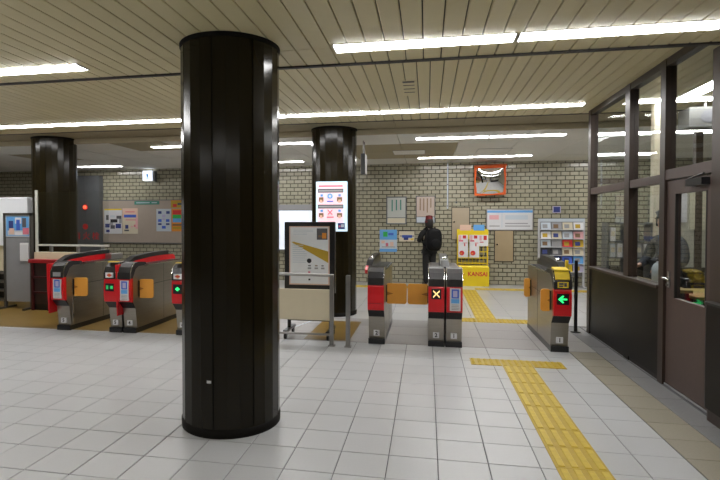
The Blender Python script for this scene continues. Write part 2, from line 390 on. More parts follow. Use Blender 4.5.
# office partition
wp = struct('wall_right', 'bronze framed glazed partition of the station office with dark lower panels', 'wall')
POSTS = [(7.26, 0.10), (5.13, 0.10)]       # centre y, width along y
T = 0.09
def post(y, wd, z1=ZR, x=XO): return MB().bevbox(x, x + T, y - wd / 2, y + wd / 2, 0.0, z1, 0.004).build('post', BRONZE, wp)
for y, wd in POSTS: post(y, wd)
post(4.21, 0.20, ZF + 0.02)
for y in (2.6, 1.0, -0.6): post(y, 0.10, ZF + 0.02)
def span(y0, y1, ztop, so=0.02):
    """dark panel, sill, transom, head and the two panes of a bay"""
    MB().box(XO + 0.012, XO + 0.06, y0, y1, 0.04, 0.85).build('lower_panel', BLACKPANEL, wp)
    MB().box(XO + 0.02, XO + 0.06, y0, y1, 0.0, 0.04).build('plinth', TRIMDARK, wp)
    MB().bevbox(XO - so, XO + T + 0.01, y0, y1, 0.85, 0.882, 0.004).build('sill', BRONZE, wp)
    MB().bevbox(XO + 0.006, XO + T - 0.006, y0, y1, 1.81, 1.89, 0.003).build('transom', BRONZED, wp)
    MB().bevbox(XO + 0.006, XO + T - 0.006, y0, y1, ztop - 0.07, ztop, 0.003).build('head', BRONZE, wp)
    for z0, z1 in ((0.882, 1.81), (1.89, ztop - 0.07)):
        MB().box(XO + 0.042, XO + 0.048, y0, y1, z0, z1).build('pane', GLASS, wp)
span(6.035, 7.21, ZR); span(5.18, 5.905, ZR)
MB().bevbox(XO, XO + T, 5.905, 6.035, 0.882, ZR, 0.004).build('mullion', BRONZE, wp)
MB().box(XO + 0.012, XO + 0.06, 5.905, 6.035, 0.0, 0.85).build('lower_panel', BLACKPANEL, wp)
MB().bevbox(XO - 0.02, XO + T + 0.01, 5.905, 6.035, 0.85, 0.882, 0.004).build('sill', BRONZE, wp)
for a, c in ((2.65, 4.11), (1.05, 2.55), (-0.55, 0.95)): span(a, c, ZF, -0.004)
# above the door
MB().bevbox(XO + 0.006, XO + T - 0.006, 4.31, 5.08, 1.83, 1.92, 0.003).build('transom', BRONZED, wp)
MB().bevbox(XO + 0.006, XO + T - 0.006, 4.31, 5.08, ZR - 0.07, ZR, 0.003).build('head', BRONZE, wp)
MB().box(XO + 0.042, XO + 0.048, 4.31, 5.08, 1.92, ZR - 0.07).build('pane', GLASS, wp)
MB().box(XO, XO + 0.05, -5.2, -0.6, 0, ZF).build('wall_face', WALLPLAIN, wp)
# return side of the office, facing the brick wall
for x in (3.35, 4.6, 6.8): MB().bevbox(x - 0.04, x + 0.04, 7.22, 7.30, 0, ZR, 0.003).build('post', BRONZE, wp)
MB().box(XO + T, 6.9, 7.235, 7.285, 0, 0.88).build('lower_panel', BLACKPANEL, wp)
MB().box(2.95, 6.9, 7.24, 7.28, 0.88, 1.95).build('inner_panel', mat('office_wall', (0.42, 0.41, 0.34), 0.6), wp)
MB().box(XO + T, 6.9, 7.23, 7.29, 1.95, 2.02).build('transom', BRONZED, wp)
MB().box(XO + T, 6.9, 7.255, 7.261, 2.02, ZR).build('pane', GLASS, wp)
MB().box(XO + T, 2.95, 7.255, 7.261, 0.88, 1.95).build('pane', GLASS, wp)
# rounded dark skirting wall in front of the post nearest to the viewer
v = thing('counter_end', 'low dark brown rounded wall end beside the office door', 'low wall', (2.2, 3.95, 0))
prof = [(-0.122, 0.33), (-0.13, 0.33)] + [(-0.13 - 0.05 * math.sin(R(a)), 0.27 + 0.06 * math.cos(R(a))) for a in range(0, 91, 15)] + [(-0.18, -1.2), (-0.122, -1.2)]
MB().prism_z(prof, 0.09, 0.855).build('panel', BLACKPANEL, v)
MB().prism_z([(x + (0.012 if x < -0.15 else 0), y - (0.012 if y > 0 else 0)) for x, y in prof], 0.0, 0.09).build('plinth', BRONZE, v)
MB().prism_z([(x - (0.008 if x < -0.15 else 0), y) for x, y in prof], 0.855, 0.872).build('coping', TRIMDARK, v)
# door
d = struct('door_1', 'brown metal office door with a tall glass panel and lever handle', 'door', (XO + 0.02, 4.315, 0))
DW = 0.755
MB().bevbox(0, 0.045, 0.0, DW, 0.03, 0.80, 0.002).build('lower_leaf', BRONZED, d)
MB().box(0, 0.045, 0.0, 0.09, 0.80, 1.815).build('stile', BRONZED, d)
MB().box(0, 0.045, DW - 0.16, DW, 0.80, 1.815).build('stile', BRONZED, d)
MB().box(0, 0.045, 0.09, DW - 0.16, 1.70, 1.815).build('top_rail', BRONZED, d)
MB().box(0.018, 0.024, 0.09, DW - 0.16, 0.80, 1.70).build('pane', GLASS, d)
for yy in (0.085, DW - 0.165): MB().box(-0.004, 0.02, yy, yy + 0.012, 0.80, 1.70).build('glazing_bead', TRIMDARK, d)
h = MB().box(-0.008, 0, DW - 0.075, DW - 0.035, 0.88, 1.02).build('lock_plate', GREYSTEEL, d)
MB().tube((-0.008, DW - 0.055, 0.965), (-0.06, DW - 0.055, 0.965), 0.012).tube((-0.055, DW - 0.055, 0.965), (-0.055, DW - 0.19, 0.96), 0.011).build('lever', CHROME, h)
MB().tube((-0.01, DW - 0.055, 0.905), (-0.022, DW - 0.055, 0.905), 0.014).build('cylinder', CHROME, h)
cl = MB().box(-0.06, 0, 0.05, 0.30, 1.745, 1.80).build('closer', BLACK, d)
MB().tube((-0.05, 0.27, 1.80), (-0.04, 0.06, 1.83), 0.008).build('arm', BLACK, cl)
MB().box(-0.012, 0.05, 0, DW, 0.0, 0.028).build('threshold', CHROME, d)

# pillars
def pillar(label, x, y, z1, r=0.355, rot=0.0):
    t = thing('pillar', label, 'pillar', (x, y, 0))
    n = 8
    for k in range(n):
        a0 = rot + 2 * math.pi * k / n + 0.012; a1 = rot + 2 * math.pi * (k + 1) / n - 0.012
        b = MB(); m = 3; vv = []
        for q in range(m + 1):
            a = a0 + (a1 - a0) * q / m
            vv += [(r * math.cos(a), r * math.sin(a), 0.06), (r * math.cos(a), r * math.sin(a), z1 - 0.03)]
        e = 0.99
        vv = [(e * r * math.cos(a0), e * r * math.sin(a0), 0.06), (e * r * math.cos(a0), e * r * math.sin(a0), z1 - 0.03)] + vv + [(e * r * math.cos(a1), e * r * math.sin(a1), 0.06), (e * r * math.cos(a1), e * r * math.sin(a1), z1 - 0.03)]
        f = [(2 * q, 2 * q + 2, 2 * q + 3, 2 * q + 1) for q in range(m + 2)]
        b.add(vv, f, 0)
        b.build('cladding_panel', PILLAR, t)
    MB().lathe([(r * 0.985, 0.0), (r * 0.985, z1)], 48).build('core', PILLARDARK, t)
    MB().lathe([(r + 0.004, 0), (r + 0.006, 0.055), (r - 0.02, 0.065)], 48).build('base_ring', PILLARDARK, t)
    MB().lathe([(r - 0.03, z1 - 0.026), (r + 0.006, z1 - 0.024), (r + 0.008, z1)], 48).build('top_ring', PILLARDARK, t)
    return t
vd = math.atan2(-3.61, 1.43)
p1 = pillar('large glossy dark brown pillar nearest the camera on the white tiles', -1.412, 3.58, ZF, 0.352, vd + R(22.5) + R(2))
a = vd - R(25); r = 0.356
st = MB().box(-0.016, 0.016, -0.002, 0.0, -0.009, 0.009).build('sticker', WHITE, p1, (r * math.cos(a), r * math.sin(a), 0.385), 'small white sticker'); st.rotation_euler = (0, 0, a + R(90))
pillar('dark brown pillar behind the gates carrying a lit notice screen', -1.45, 8.06, ZR, 0.355, math.atan2(-8, 1.45) + R(22.5))
pillar('dark brown pillar at the far left behind the service counter', -6.47, 8.06, ZR, 0.36, math.atan2(-8, 6.47) + R(22.5))

# lamps : fixtures of the hall, and unseen ones added for their light
def lamp(label, x0, y, z, x1, group=None, along='x', wd=0.15):
    L = x1 - x0
    t = thing('fluorescent_light', label, 'light', ((x0 + x1) / 2 if along == 'x' else x0, y if along == 'x' else y, z), 0 if along == 'x' else R(90), group)
    MB().box(-L / 2 + 0.002, L / 2 - 0.002, -wd / 2 - 0.008, wd / 2 + 0.008, -0.004, 0.0).build('housing', WHITE, t)
    q = wd / 2
    MB().prism_x([(-q, -0.003), (-q + 0.004, -0.010), (q - 0.004, -0.010), (q, -0.003)], -L / 2 + 0.012, L / 2 - 0.012).build('diffuser', LAMPM, t)
    for s_ in (-1, 1):
        MB().prism_x([(-q - 0.004, -0.003), (-q + 0.002, -0.012), (q - 0.002, -0.012), (q + 0.004, -0.003)], s_ * L / 2 - 0.012 * (s_ > 0) , s_ * L / 2 + 0.012 * (s_ < 0)).build('end_cap', WHITE, t)
    return t
ordn = ['first', 'second', 'third', 'fourth', 'fifth', 'sixth', 'seventh', 'eighth', 'ninth', 'tenth']
# row 1, nearest
for k, (a, c) in enumerate(((0.60, 1.86), (-0.67, 0.59))):
    lamp('bright fluorescent light nearest the camera, %s of the pair right of the front pillar' % ('right one' if k == 0 else 'left one'), a, 3.71, ZF, c, 'lights of the front row')
lamp('bright fluorescent light at the upper left, left of the front pillar', -4.00, 3.76, ZF, -2.74, 'lights of the front row')
lamp('fluorescent light at the left end of the front row', -5.27, 3.76, ZF, -4.01, 'lights of the front row')
for k in range(9): lamp('%s fluorescent light from the office in the long row over the gates' % ordn[k], 0.645 - 1.265 * k, 6.87, ZR, 1.905 - 1.265 * k, 'lights of the row over the gates', wd=0.14)  # row carried on out of view; leftmost lamps added to brighten the left ceiling
for k in range(2): lamp('%s light from the office in the row behind the gates right of the middle pillar' % ordn[k], 0.975 - 1.165 * k, 8.62, ZB, 2.13 - 1.165 * k, 'lights of the row behind the gates', wd=0.14)
lamp('fluorescent light behind the gates seen just left of the front pillar', -4.95, 8.7, ZB, -3.75, 'lights of the row behind the gates', wd=0.14)
lamp('fluorescent light behind the gates seen just right of the front pillar', -3.0, 8.7, ZB, -1.9, 'lights of the row behind the gates', wd=0.14)
for k in range(2): lamp('%s light from the office in the row nearest the brick wall' % ordn[k], 0.965 - 1.165 * k, 11.25, ZB, 2.12 - 1.165 * k, 'lights of the row at the brick wall', wd=0.14)
lamp('light nearest the brick wall above the left notice board', -8.55, 11.5, ZB, -7.35, 'lights of the row at the brick wall', wd=0.14)
lamp('light nearest the brick wall seen right of the front pillar', -3.9, 11.4, ZB, -2.75, 'lights of the row at the brick wall', wd=0.14)
for k, x in enumerate((2.6, 3.78)):
    lamp('light behind the office glass in the %s bay, row behind the gates' % ('left' if k == 0 else 'right'), x, 8.76, ZB, x + 1.16, 'lights seen through the office', wd=0.14)
lamp('light near the brick wall seen through the left office pane', 3.3, 11.45, ZB, 4.45, 'lights seen through the office', wd=0.14)
lamp('office ceiling light running across the second office bay', 2.45, 6.8, ZR, 3.6, 'lights inside the office', wd=0.16)
lamp('office ceiling light running towards the camera above the office door', 2.62, 5.5, ZR - 0.17, 2.62 + 1.2, 'lights inside the office', 'y', wd=0.16)
for y, xs_ in ((0.6, (-6.4, -4.6, 1.3)), (-2.6, (-6.2, -4.2, -1.8, 1.3))):  # unseen lamps added to light the near floor, placed clear of the pillar's reflections
    for x in xs_: lamp('unseen fluorescent light added behind the viewpoint', x - 0.63, y, ZF, x + 0.63, 'added lights behind the viewpoint')

# ------------------------------------------------------------------ TICKET GATES
YG = 6.12; GL = 1.36; OV = -0.095     # OV: overhang of the upper front
ARCH = [(0.0, 0.22), (-0.03, 0.42), (-0.045, 0.60), (-0.035, 0.74), (0.02, 0.85), (0.12, 0.905), (0.3, 0.945), (0.6, 0.98), (0.9, 0.995), (1.15, 0.995), (1.28, 0.98), (1.35, 0.94), (1.37, 0.88), (1.30, 0.84), (0.12, 0.80), (0.04, 0.66), (0.01, 0.48), (0.01, 0.22)]
LOWARCH = [(0.0, 0.84), (0.01, 0.88), (0.08, 0.915), (0.25, 0.945), (0.6, 0.968), (0.9, 0.975), (1.15, 0.973), (1.28, 0.965), (1.35, 0.93), (1.37, 0.88), (1.30, 0.84)]
def column(g, x0, x1, face, digit, lbl):
    """one walk-side of a gate: steel body, red face with a symbol, dark hood, number plate"""
    MB().box(x0 - 0.003, x1 + 0.003, -0.012, GL, 0.0, 0.065).build('plinth', BLACK, g)
    body = MB().prism_x([(0.02, 0.065), (0.0, 0.22), (-0.015, 0.33), (-0.07, 0.415), (-0.075, 0.72), (-0.0, 0.84), (0.07, 0.872), (GL - 0.05, 0.872), (GL - 0.01, 0.84), (GL - 0.01, 0.065)], x0, x1).build('body', STEEL, g)
    for s_, xx in ((-1, x0), (1, x1)):
        MB().box(xx - 0.0015, xx + 0.0015, 0.30, GL - 0.02, 0.598, 0.604).build('seam', BLACK, body)
        MB().box(xx - 0.0015, xx + 0.0015, 0.715, 0.72, 0.07, 0.86).build('seam', BLACK, body)
    MB().prism_x([(0.0, 0.325), (-0.022, 0.33), (-0.105, 0.42), (-0.07, 0.425), (0.0, 0.36)], x0 + 0.001, x1 - 0.001).build('front_band', BLACK, g)
    pf = [(0.0, 0.415), (-0.022, 0.425), (-0.034, 0.50), (-0.036, 0.60), (-0.030, 0.70), (-0.02, 0.725), (0.03, 0.725), (0.03, 0.415)]
    fp = MB().prism_x(pf, x0, x1).build('front_panel', RED, g, (0, OV, 0))
    MB().prism_x([(0.02, 0.715), (-0.034, 0.718), (-0.030, 0.80), (0.0, 0.87), (0.06, 0.915), (0.16, 0.93), (0.34, 0.915), (0.36, 0.86), (0.1, 0.80)], x0 + 0.001, x1 - 0.001).build('hood', DARKGLOSS, g, (0, OV, 0))
    MB().box(x0 + 0.02, x1 - 0.02, 0.36, GL - 0.10, 0.872, 0.884).build('top_deck', DARKGLOSS, g)
    for xx in (x0 - 0.003, x1 - 0.003): MB().prism_x([(-0.038, 0.72), (-0.034, 0.80), (0.0, 0.876), (0.06, 0.92), (0.06, 0.905), (0.012, 0.865), (-0.02, 0.80), (-0.024, 0.72)], xx, xx + 0.006).build('hood_edge', CHROME, g, (0, OV, 0))
    for xx in (x0 - 0.003, x1 - 0.005): MB().box(xx, xx + 0.008, 0.20, GL - 0.06, 0.866, 0.880).build('top_edge', CHROME, g)
    xc = (x0 + x1) / 2; W = x1 - x0
    np_ = MB().box(xc - 0.035, xc + 0.035, -0.0125, 0.012, 0.10, 0.165).build('number_plate', WHITE, g)
    text('digit', digit, 0.062, (xc, -0.0135, 0.1325), P('black'), np_, bold=True)
    if face == 'poster':
        c = MB().box(xc - 0.052, xc + 0.066, -0.042, -0.02, 0.445, 0.70).build('card', PAPER, fp)
        prints(c, 'print', [(0.15, 0.56, 0.85, 0.97, 'blue'), (0.3, 0.62, 0.7, 0.9, 'lilac'), (0.12, 0.34, 0.88, 0.54, 'sky')] + [(0.15, 0.05 + 0.07 * k, 0.85, 0.075 + 0.07 * k, 'grey') for k in range(4)], xc - 0.052, 0.445, 0.118, 0.255, -0.042)
    elif face == 'cross':
        s = MB().box(xc - 0.055, xc + 0.055, -0.040, -0.02, 0.575, 0.69).build('display', BLACK, fp)
        b = MB()
        for sg in (-1, 1): b.prism_y([(xc - 0.036, 0.6325 - sg * 0.036 - 0.010 * 1), (xc - 0.036 , 0.6325 - sg * 0.036 + 0.010), (xc + 0.036, 0.6325 + sg * 0.036 + 0.010), (xc + 0.036, 0.6325 + sg * 0.036 - 0.010)], -0.0425 - 0.0004 * sg, -0.0395)
        b.build('cross_mark', mat('led_amber', (1.0, 0.62, 0.25), 0.5, emit=0.9), s)
    elif face in ('arrow', 'arrow_small'):
        s = MB().box(xc - 0.062, xc + 0.062, -0.040, -0.02, 0.55, 0.67).build('display', BLACK, fp)
        q = 0.0425 if face == 'arrow' else 0.026; zc = 0.61
        b = MB()
        b.prism_y([(xc - q, zc - 0.008), (xc + q, zc - 0.008), (xc + q, zc + 0.008), (xc - q, zc + 0.008)], -0.0425, -0.0395)
        b.prism_y([(xc - q - 0.006, zc), (xc - 0.002, zc + q), (xc + 0.012, zc + q * 0.8), (xc - q + 0.02, zc)], -0.0428, -0.0395)
        b.prism_y([(xc - q - 0.006, zc), (xc - q + 0.02, zc), (xc + 0.012, zc - q * 0.8), (xc - 0.002, zc - q)], -0.0430, -0.0395)
        b.build('arrow_mark', mat('led_green', (0.03, 0.95, 0.22), 0.5, emit=1.3), s)
    elif face == 'dots':
        s = MB().box(xc - 0.06, xc + 0.06, -0.040, -0.02, 0.56, 0.66).build('display', BLACK, fp)
        b = MB(); b.box(xc - 0.045, xc - 0.015, -0.0425, -0.0395, 0.585, 0.635); b.box(xc + 0.01, xc + 0.05, -0.0425, -0.0395, 0.59, 0.63)
        b.build('lit_mark', mat('led_green_dim', (0.03, 0.55, 0.15), 0.5, emit=0.35), s)
    elif face == 'plain':
        MB().box(xc - 0.07, xc + 0.07, -0.038, -0.02, 0.50, 0.505).build('seam', mat('gate_red_dark', (0.30, 0.006, 0.012), 0.3), fp)
    if lbl:
        c = MB().box(xc - 0.055, xc + 0.055, -0.040, -0.02, 0.735, 0.80).build('sign_plate', WHITE if lbl == 'white' else P('yellow'), g, (0, OV, 0))
        if lbl == 'white':
            prints(c, 'print', [(0.35, 0.15, 0.65, 0.85, 'orange'), (0.2, 0.35, 0.8, 0.65, 'red')], xc - 0.055, 0.735, 0.11, 0.065, -0.040)
            MB().box(xc - 0.06, xc + 0.06, 0.02, 0.10, 0.93, 0.937).build('yellow_strip', P('yellow'), g, (0, OV, 0))
        else:
            prints(c, 'print', [(0.12, 0.5, 0.55, 0.85, 'dgrey'), (0.6, 0.2, 0.85, 0.85, 'dgrey'), (0.12, 0.15, 0.5, 0.4, 'dgrey')], xc - 0.055, 0.735, 0.11, 0.065, -0.040)
def arch(g, x0, x1, style, blade=None):
    A = LOWARCH
    if style == 'red':
        xc = (x0 + x1) / 2; bw = 0.02 if blade is None else blade
        MB().prism_y([(xc - 0.002, 0.24), (xc + 0.002, 0.24), (xc + bw * 0.8, 0.55), (xc + bw, 0.78), (xc + bw, 0.90), (xc - bw, 0.90), (xc - bw, 0.78), (xc - bw * 0.8, 0.55)], OV - 0.03, 0.06).build('front_blade', RED, g)
    a = MB().prism_x(A, x0, x1, 0).build('centre_fin', RED if style == 'red' else DARKGLOSS, g)
    top = A[2:7]
    MB().prism_x([(y, z + (0.01 if k == 0 else 0.045)) for k, (y, z) in enumerate(top)] + [(y, z - 0.012) for y, z in top[::-1]], x0 - 0.004, x1 + 0.004).build('reader_top', BLACK, a)
    if style == 'redfront': MB().prism_x([(0.0, 0.84), (0.004, 0.885), (0.07, 0.925), (0.14, 0.935), (0.14, 0.90), (0.07, 0.85)], x0 - 0.006, x0 + 0.03).build('red_cap', RED, a)
    if style != 'red': MB().ball(((x0 + x1) / 2, 0.40, 1.0), (x1 - x0) * 0.42, 0.05, 0.03).build('sensor_dome', CHROME, a)
    tr = A[1:8]
    for xx in (x0 - 0.003, x1 - 0.003):
        MB().prism_x([(y - 0.004, z + 0.004) for y, z in tr] + [(y + 0.004, z - 0.010) for y, z in tr[::-1]], xx, xx + 0.006).build('edge_trim', CHROME, a)
    return a
def flap(g, xr, side, y, L, z0=0.45, z1=0.70, ang=0.0):
    """orange gate leaf hinged on the gate's side"""
    o = MB().prism_y(rrect(0, L, z0, z1, 0.03), -0.012, 0.012).build('flap', ORANGE, g, (xr, y, 0))
    o.rotation_euler = (0, 0, ang if side > 0 else math.pi + ang)
    MB().box(-0.004, 0.012, -0.02, 0.02, z0 + 0.02, z1 - 0.02).build('hinge', BLACK, o)
    MB().prism_y([(0.0, z0 + 0.10), (L * 0.35, z0 + 0.125), (0.0, z0 + 0.15)], -0.0135, 0.0135).build('hinge_cover', mat('flap_orange_dark', (0.40, 0.13, 0.012), 0.5), o)
    return o
def gate(label, x, loc_y=YG): return thing('ticket_gate', label, 'ticket gate', (x, loc_y, 0), 0, 'ticket gates')
g = gate('leftmost ticket gate with a red arched top beside the grey sign stand', -4.80)
column(g, -0.09, 0.10, 'poster', '5', None); arch(g, -0.165, -0.085, 'red', 0.026); flap(g, 0.10, 1, 0.08, 0.19, ang=R(8))
MB().box(-0.05, 0.06, -0.04, -0.02, 0.735, 0.79).build('sign_plate', P('grey'), g, (0, OV, 0))
MB().bevbox(0.098, 0.106, 0.05, 0.075, 0.07, 0.42, 0.002).build('edge_guard', CHROME, g)
MB().bevbox(0.098, 0.106, 0.05, 0.28, 0.42, 0.445, 0.002).build('edge_guard', CHROME, g)
MB().box(-0.05, 0.05, 1.0, 1.30, 0.884, 0.96).build('rear_display', GREYSTEEL, g)
g = gate('double ticket gate with a red arched top, second from the left', -3.92)
column(g, -0.19, -0.02, 'dots', '5', 'white'); column(g, 0.01, 0.19, 'poster', '4', None); arch(g, -0.045, 0.035, 'red'); flap(g, 0.19, 1, 0.08, 0.19, ang=R(8))
MB().box(-0.17, 0.0, 1.0, 1.30, 0.884, 0.96).build('rear_display', GREYSTEEL, g)
g = gate('ticket gate half hidden behind the front pillar showing a green arrow', -2.97)
column(g, -0.19, -0.02, 'arrow_small', '4', 'white'); column(g, 0.01, 0.19, 'plain', '3', None); arch(g, -0.045, 0.035, 'red')
g = gate('narrow ticket gate right of the hand rail with a plain red face', -0.595)
column(g, -0.085, 0.105, 'plain', '2', None); arch(g, -0.125, -0.06, 'redfront'); flap(g, 0.105, 1, 0.24, 0.25)
g = gate('double ticket gate in the middle showing an amber cross', 0.21)
column(g, -0.19, -0.012, 'cross', '2', None); column(g, 0.012, 0.19, 'poster', '1', None); arch(g, -0.045, 0.045, 'dark'); flap(g, -0.19, -1, 0.24, 0.25)
g = gate('rightmost ticket gate next to the office showing a green arrow', 1.46)
column(g, -0.09, 0.095, 'arrow', '1', 'yellow'); arch(g, 0.03, 0.11, 'dark'); flap(g, -0.09, -1, 0.03, 0.105, ang=R(0)); flap(g, -0.09, -1, 1.15, 0.085, ang=R(0))
c = MB().prism_x([(0.02, 0.93), (0.16, 0.948), (0.16, 0.93), (0.02, 0.915)], -0.075, 0.075).build('top_sign', P('yellow'), g, (0, OV, 0))
c = MB().prism_x([(-0.030, 0.83), (0.0, 0.885), (0.03, 0.91), (0.03, 0.90), (0.0, 0.86), (-0.024, 0.82)], -0.075, 0.075).build('front_sign', P('yellow'), g, (0, OV, 0))
MB().box(0.085, 0.115, 0.10, 0.13, 0.9, 1.02).build('marker', P('yellow'), g)
# black post behind the right gate
v = thing('barrier_post', 'slim black post between the right gate and the office', 'post', (1.93, 7.25, 0))
MB().tube((0, 0, 0), (0, 0, 0.95), 0.022).build('shaft', BLACK, v); MB().lathe([(0.0, 0.012), (0.06, 0.01), (0.062, 0)], 20).build('foot', BLACK, v)

# ------------------------------------------------------------------ HAND RAIL, DIGITAL SIGN
v = thing('hand_rail', 'stainless hand rail with a cream board beside the narrow gate', 'railing', (-1.5, 5.93, 0))
for x in (0.405, -0.62): MB().box(x - 0.022, x + 0.022, -0.022, 0.022, 0, 0.83).build('post', GREYSTEEL, v); 
for x in (0.405, -0.62): MB().box(x - 0.04, x + 0.04, -0.04, 0.04, 0, 0.008).build('foot_plate', GREYSTEEL, v)
MB().tube((-0.66, 0, 0.845), (0.43, 0, 0.825), 0.017).build('top_rail', mat('rail_steel', (0.45, 0.45, 0.45), 0.32, 0.8, var=0.05), v)
MB().tube((-0.62, 0.0, 0.13), (0.4, 0.0, 0.13), 0.014).build('lower_rail', GREYSTEEL, v)
MB().bevbox(-0.66, 0.38, -0.012, 0.012, 0.295, 0.66, 0.003).build('board', CREAM, v)
v = thing('barrier_post', 'single stainless post between the hand rail and the narrow gate', 'post', (-0.9, 5.92, 0))
MB().bevbox(-0.024, 0.024, -0.024, 0.024, 0, 0.835, 0.004).build('shaft', GREYSTEEL, v); MB().box(-0.04, 0.04, -0.04, 0.04, 0, 0.008).build('foot', GREYSTEEL, v)

v = thing('sign_stand', 'black framed notice stand on castors behind the cream board', 'sign stand', (-1.455, 6.36, 0))
MB().bevbox(-0.325, 0.325, -0.03, 0.03, 0.56, 1.455, 0.006).build('frame', BLACK, v)
MB().box(-0.262, 0.258, -0.0335, -0.028, 0.66, 1.40).build('border', P('peach'), v)
s = MB().box(-0.247, 0.243, -0.036, -0.03, 0.675, 1.388).build('sheet', mat('notice_sheet', (0.72, 0.74, 0.76), 0.35), v)
b = MB(); b.prism_y([(-0.235, 1.20), (-0.2, 1.205), (0.243, 1.085), (0.243, 0.94)], -0.0375, -0.0355)
b.build('gold_wedge', P('gold'), s)
prints(s, 'print', [(0.70, 0.78, 0.98, 0.98, 'dgrey'), (0.84, 0.80, 0.95, 0.90, 'orange'), (0.74, 0.82, 0.84, 0.86, 'brown')], -0.247, 0.675, 0.49, 0.713, -0.036)
MB().prism_y([(-0.002 + 0.03 * math.cos(k * math.pi / 8), 0.965 + 0.03 * math.sin(k * math.pi / 8)) for k in range(16)], -0.038, -0.0355).build('black_disc', P('black'), s)
for rc in ([(0.47, 0.31, 0.54, 0.33, 'dgrey'), (0.46, 0.26, 0.55, 0.29, 'grey')], [(0.65, 0.31, 0.72, 0.33, 'brown'), (0.64, 0.26, 0.73, 0.29, 'grey')], [(0.82, 0.31, 0.88, 0.33, 'dgrey'), (0.81, 0.26, 0.90, 0.29, 'grey')],
           [(0.47, 0.19, 0.53, 0.22, 'rose')], [(0.48, 0.06, 0.53, 0.09, 'black')]):
    prints(s, 'icon', rc, -0.247, 0.675, 0.49, 0.713, -0.036)
prints(s, 'print', lines_h(0.08, 0.62, 0.86, 0.96, 4, 'pale', 0.3, 2), -0.247, 0.675, 0.49, 0.713, -0.036)
prints(s, 'print', lines_h(0.06, 0.45, 0.36, 0.70, 9, 'pale', 0.25, 4), -0.247, 0.675, 0.49, 0.713, -0.036)
for x in (-0.27, 0.27):
    MB().box(x - 0.02, x + 0.02, -0.02, 0.02, 0.10, 0.56).build('leg', BLACK, v)
    f = MB().box(x - 0.025, x + 0.025, -0.22, 0.22, 0.075, 0.11).build('foot', BLACK, v)
    for y in (-0.19, 0.19): MB().tube((x - 0.014, y, 0.038), (x + 0.014, y, 0.038), 0.038, 14).build('castor', BLACK, f)
MB().box(-0.27, 0.27, -0.015, 0.015, 0.20, 0.235).build('crossbar', BLACK, v)

# lit notice on the middle pillar
v = thing('notice_screen', 'lit white notice screen with blue circle and pink cross on the pillar', 'screen', (-1.415, 7.655, 1.31))
sm = mat('screen_glow', (0.62, 0.80, 0.92), 0.3, emit=0.55)
MB().bevbox(-0.235, 0.235, -0.03, 0.05, 0.0, 0.75, 0.004).build('case', sm, v)
X0, Z0, W_, H_ = -0.205, 0.13, 0.39, 0.58
ps = MB().box(X0, X0 + W_, -0.034, -0.03, Z0, Z0 + H_).build('sheet', mat('screen_pink', (0.85, 0.62, 0.68), 0.4, emit=0.5), v)
prints(ps, 'print', [(0.03, 0.93, 0.97, 0.97, 'rose'), (0.0, 0.78, 1, 0.88, 'dgrey'), (0.03, 0.81, 0.97, 0.85, 'grey'), (0.34, 0.62, 0.62, 0.76, 'white'), (0.0, 0.37, 1, 0.47, 'dgrey'), (0.03, 0.40, 0.97, 0.44, 'grey'),
    (0.04, 0.55, 0.22, 0.66, 'brown'), (0.75, 0.55, 0.95, 0.66, 'brown'), (0.08, 0.52, 0.18, 0.6, 'peach'), (0.80, 0.52, 0.90, 0.6, 'peach'), (0.04, 0.15, 0.22, 0.25, 'brown'), (0.75, 0.15, 0.95, 0.25, 'brown'), (0.08, 0.12, 0.18, 0.2, 'peach'), (0.8, 0.12, 0.9, 0.2, 'peach'),
    (0.36, 0.54, 0.60, 0.57, 'blue'), (0.35, 0.13, 0.62, 0.16, 'rose'), (0.1, 0.68, 0.2, 0.74, 'sky'), (0.8, 0.68, 0.9, 0.74, 'sky'), (0.1, 0.28, 0.2, 0.34, 'sky'), (0.8, 0.28, 0.9, 0.34, 'sky')], X0, Z0, W_, H_, -0.034, emit=0.35)
b = MB(); xc, zc = X0 + 0.48 * W_, Z0 + 0.69 * H_
for k in range(16):
    a0, a1 = 2 * math.pi * k / 16, 2 * math.pi * (k + 1) / 16
    b.prism_y([(xc + q * math.cos(t), zc + q * math.sin(t)) for q, t in ((0.022, a0), (0.038, a0), (0.038, a1), (0.022, a1))], -0.045, -0.034)
b.build('circle_mark', P('sky', 0.5), ps)
b = MB(); zc = Z0 + 0.27 * H_
for sg in (-1, 1): b.prism_y([(xc - 0.034, zc - sg * 0.034 - 0.010), (xc - 0.034, zc - sg * 0.034 + 0.010), (xc + 0.034, zc + sg * 0.034 + 0.010), (xc + 0.034, zc + sg * 0.034 - 0.010)], -0.045 - sg * 0.0005, -0.034)
b.build('cross_mark', P('rose', 0.5), ps)
prints(ps, 'print', [(0.0, 0.0, 1, 1, 'navy'), (0.45, 0.3, 0.9, 0.8, 'pale'), (0.1, 0.3, 0.4, 0.6, 'rose')], 0.10, 0.035, 0.105, 0.09, -0.031)

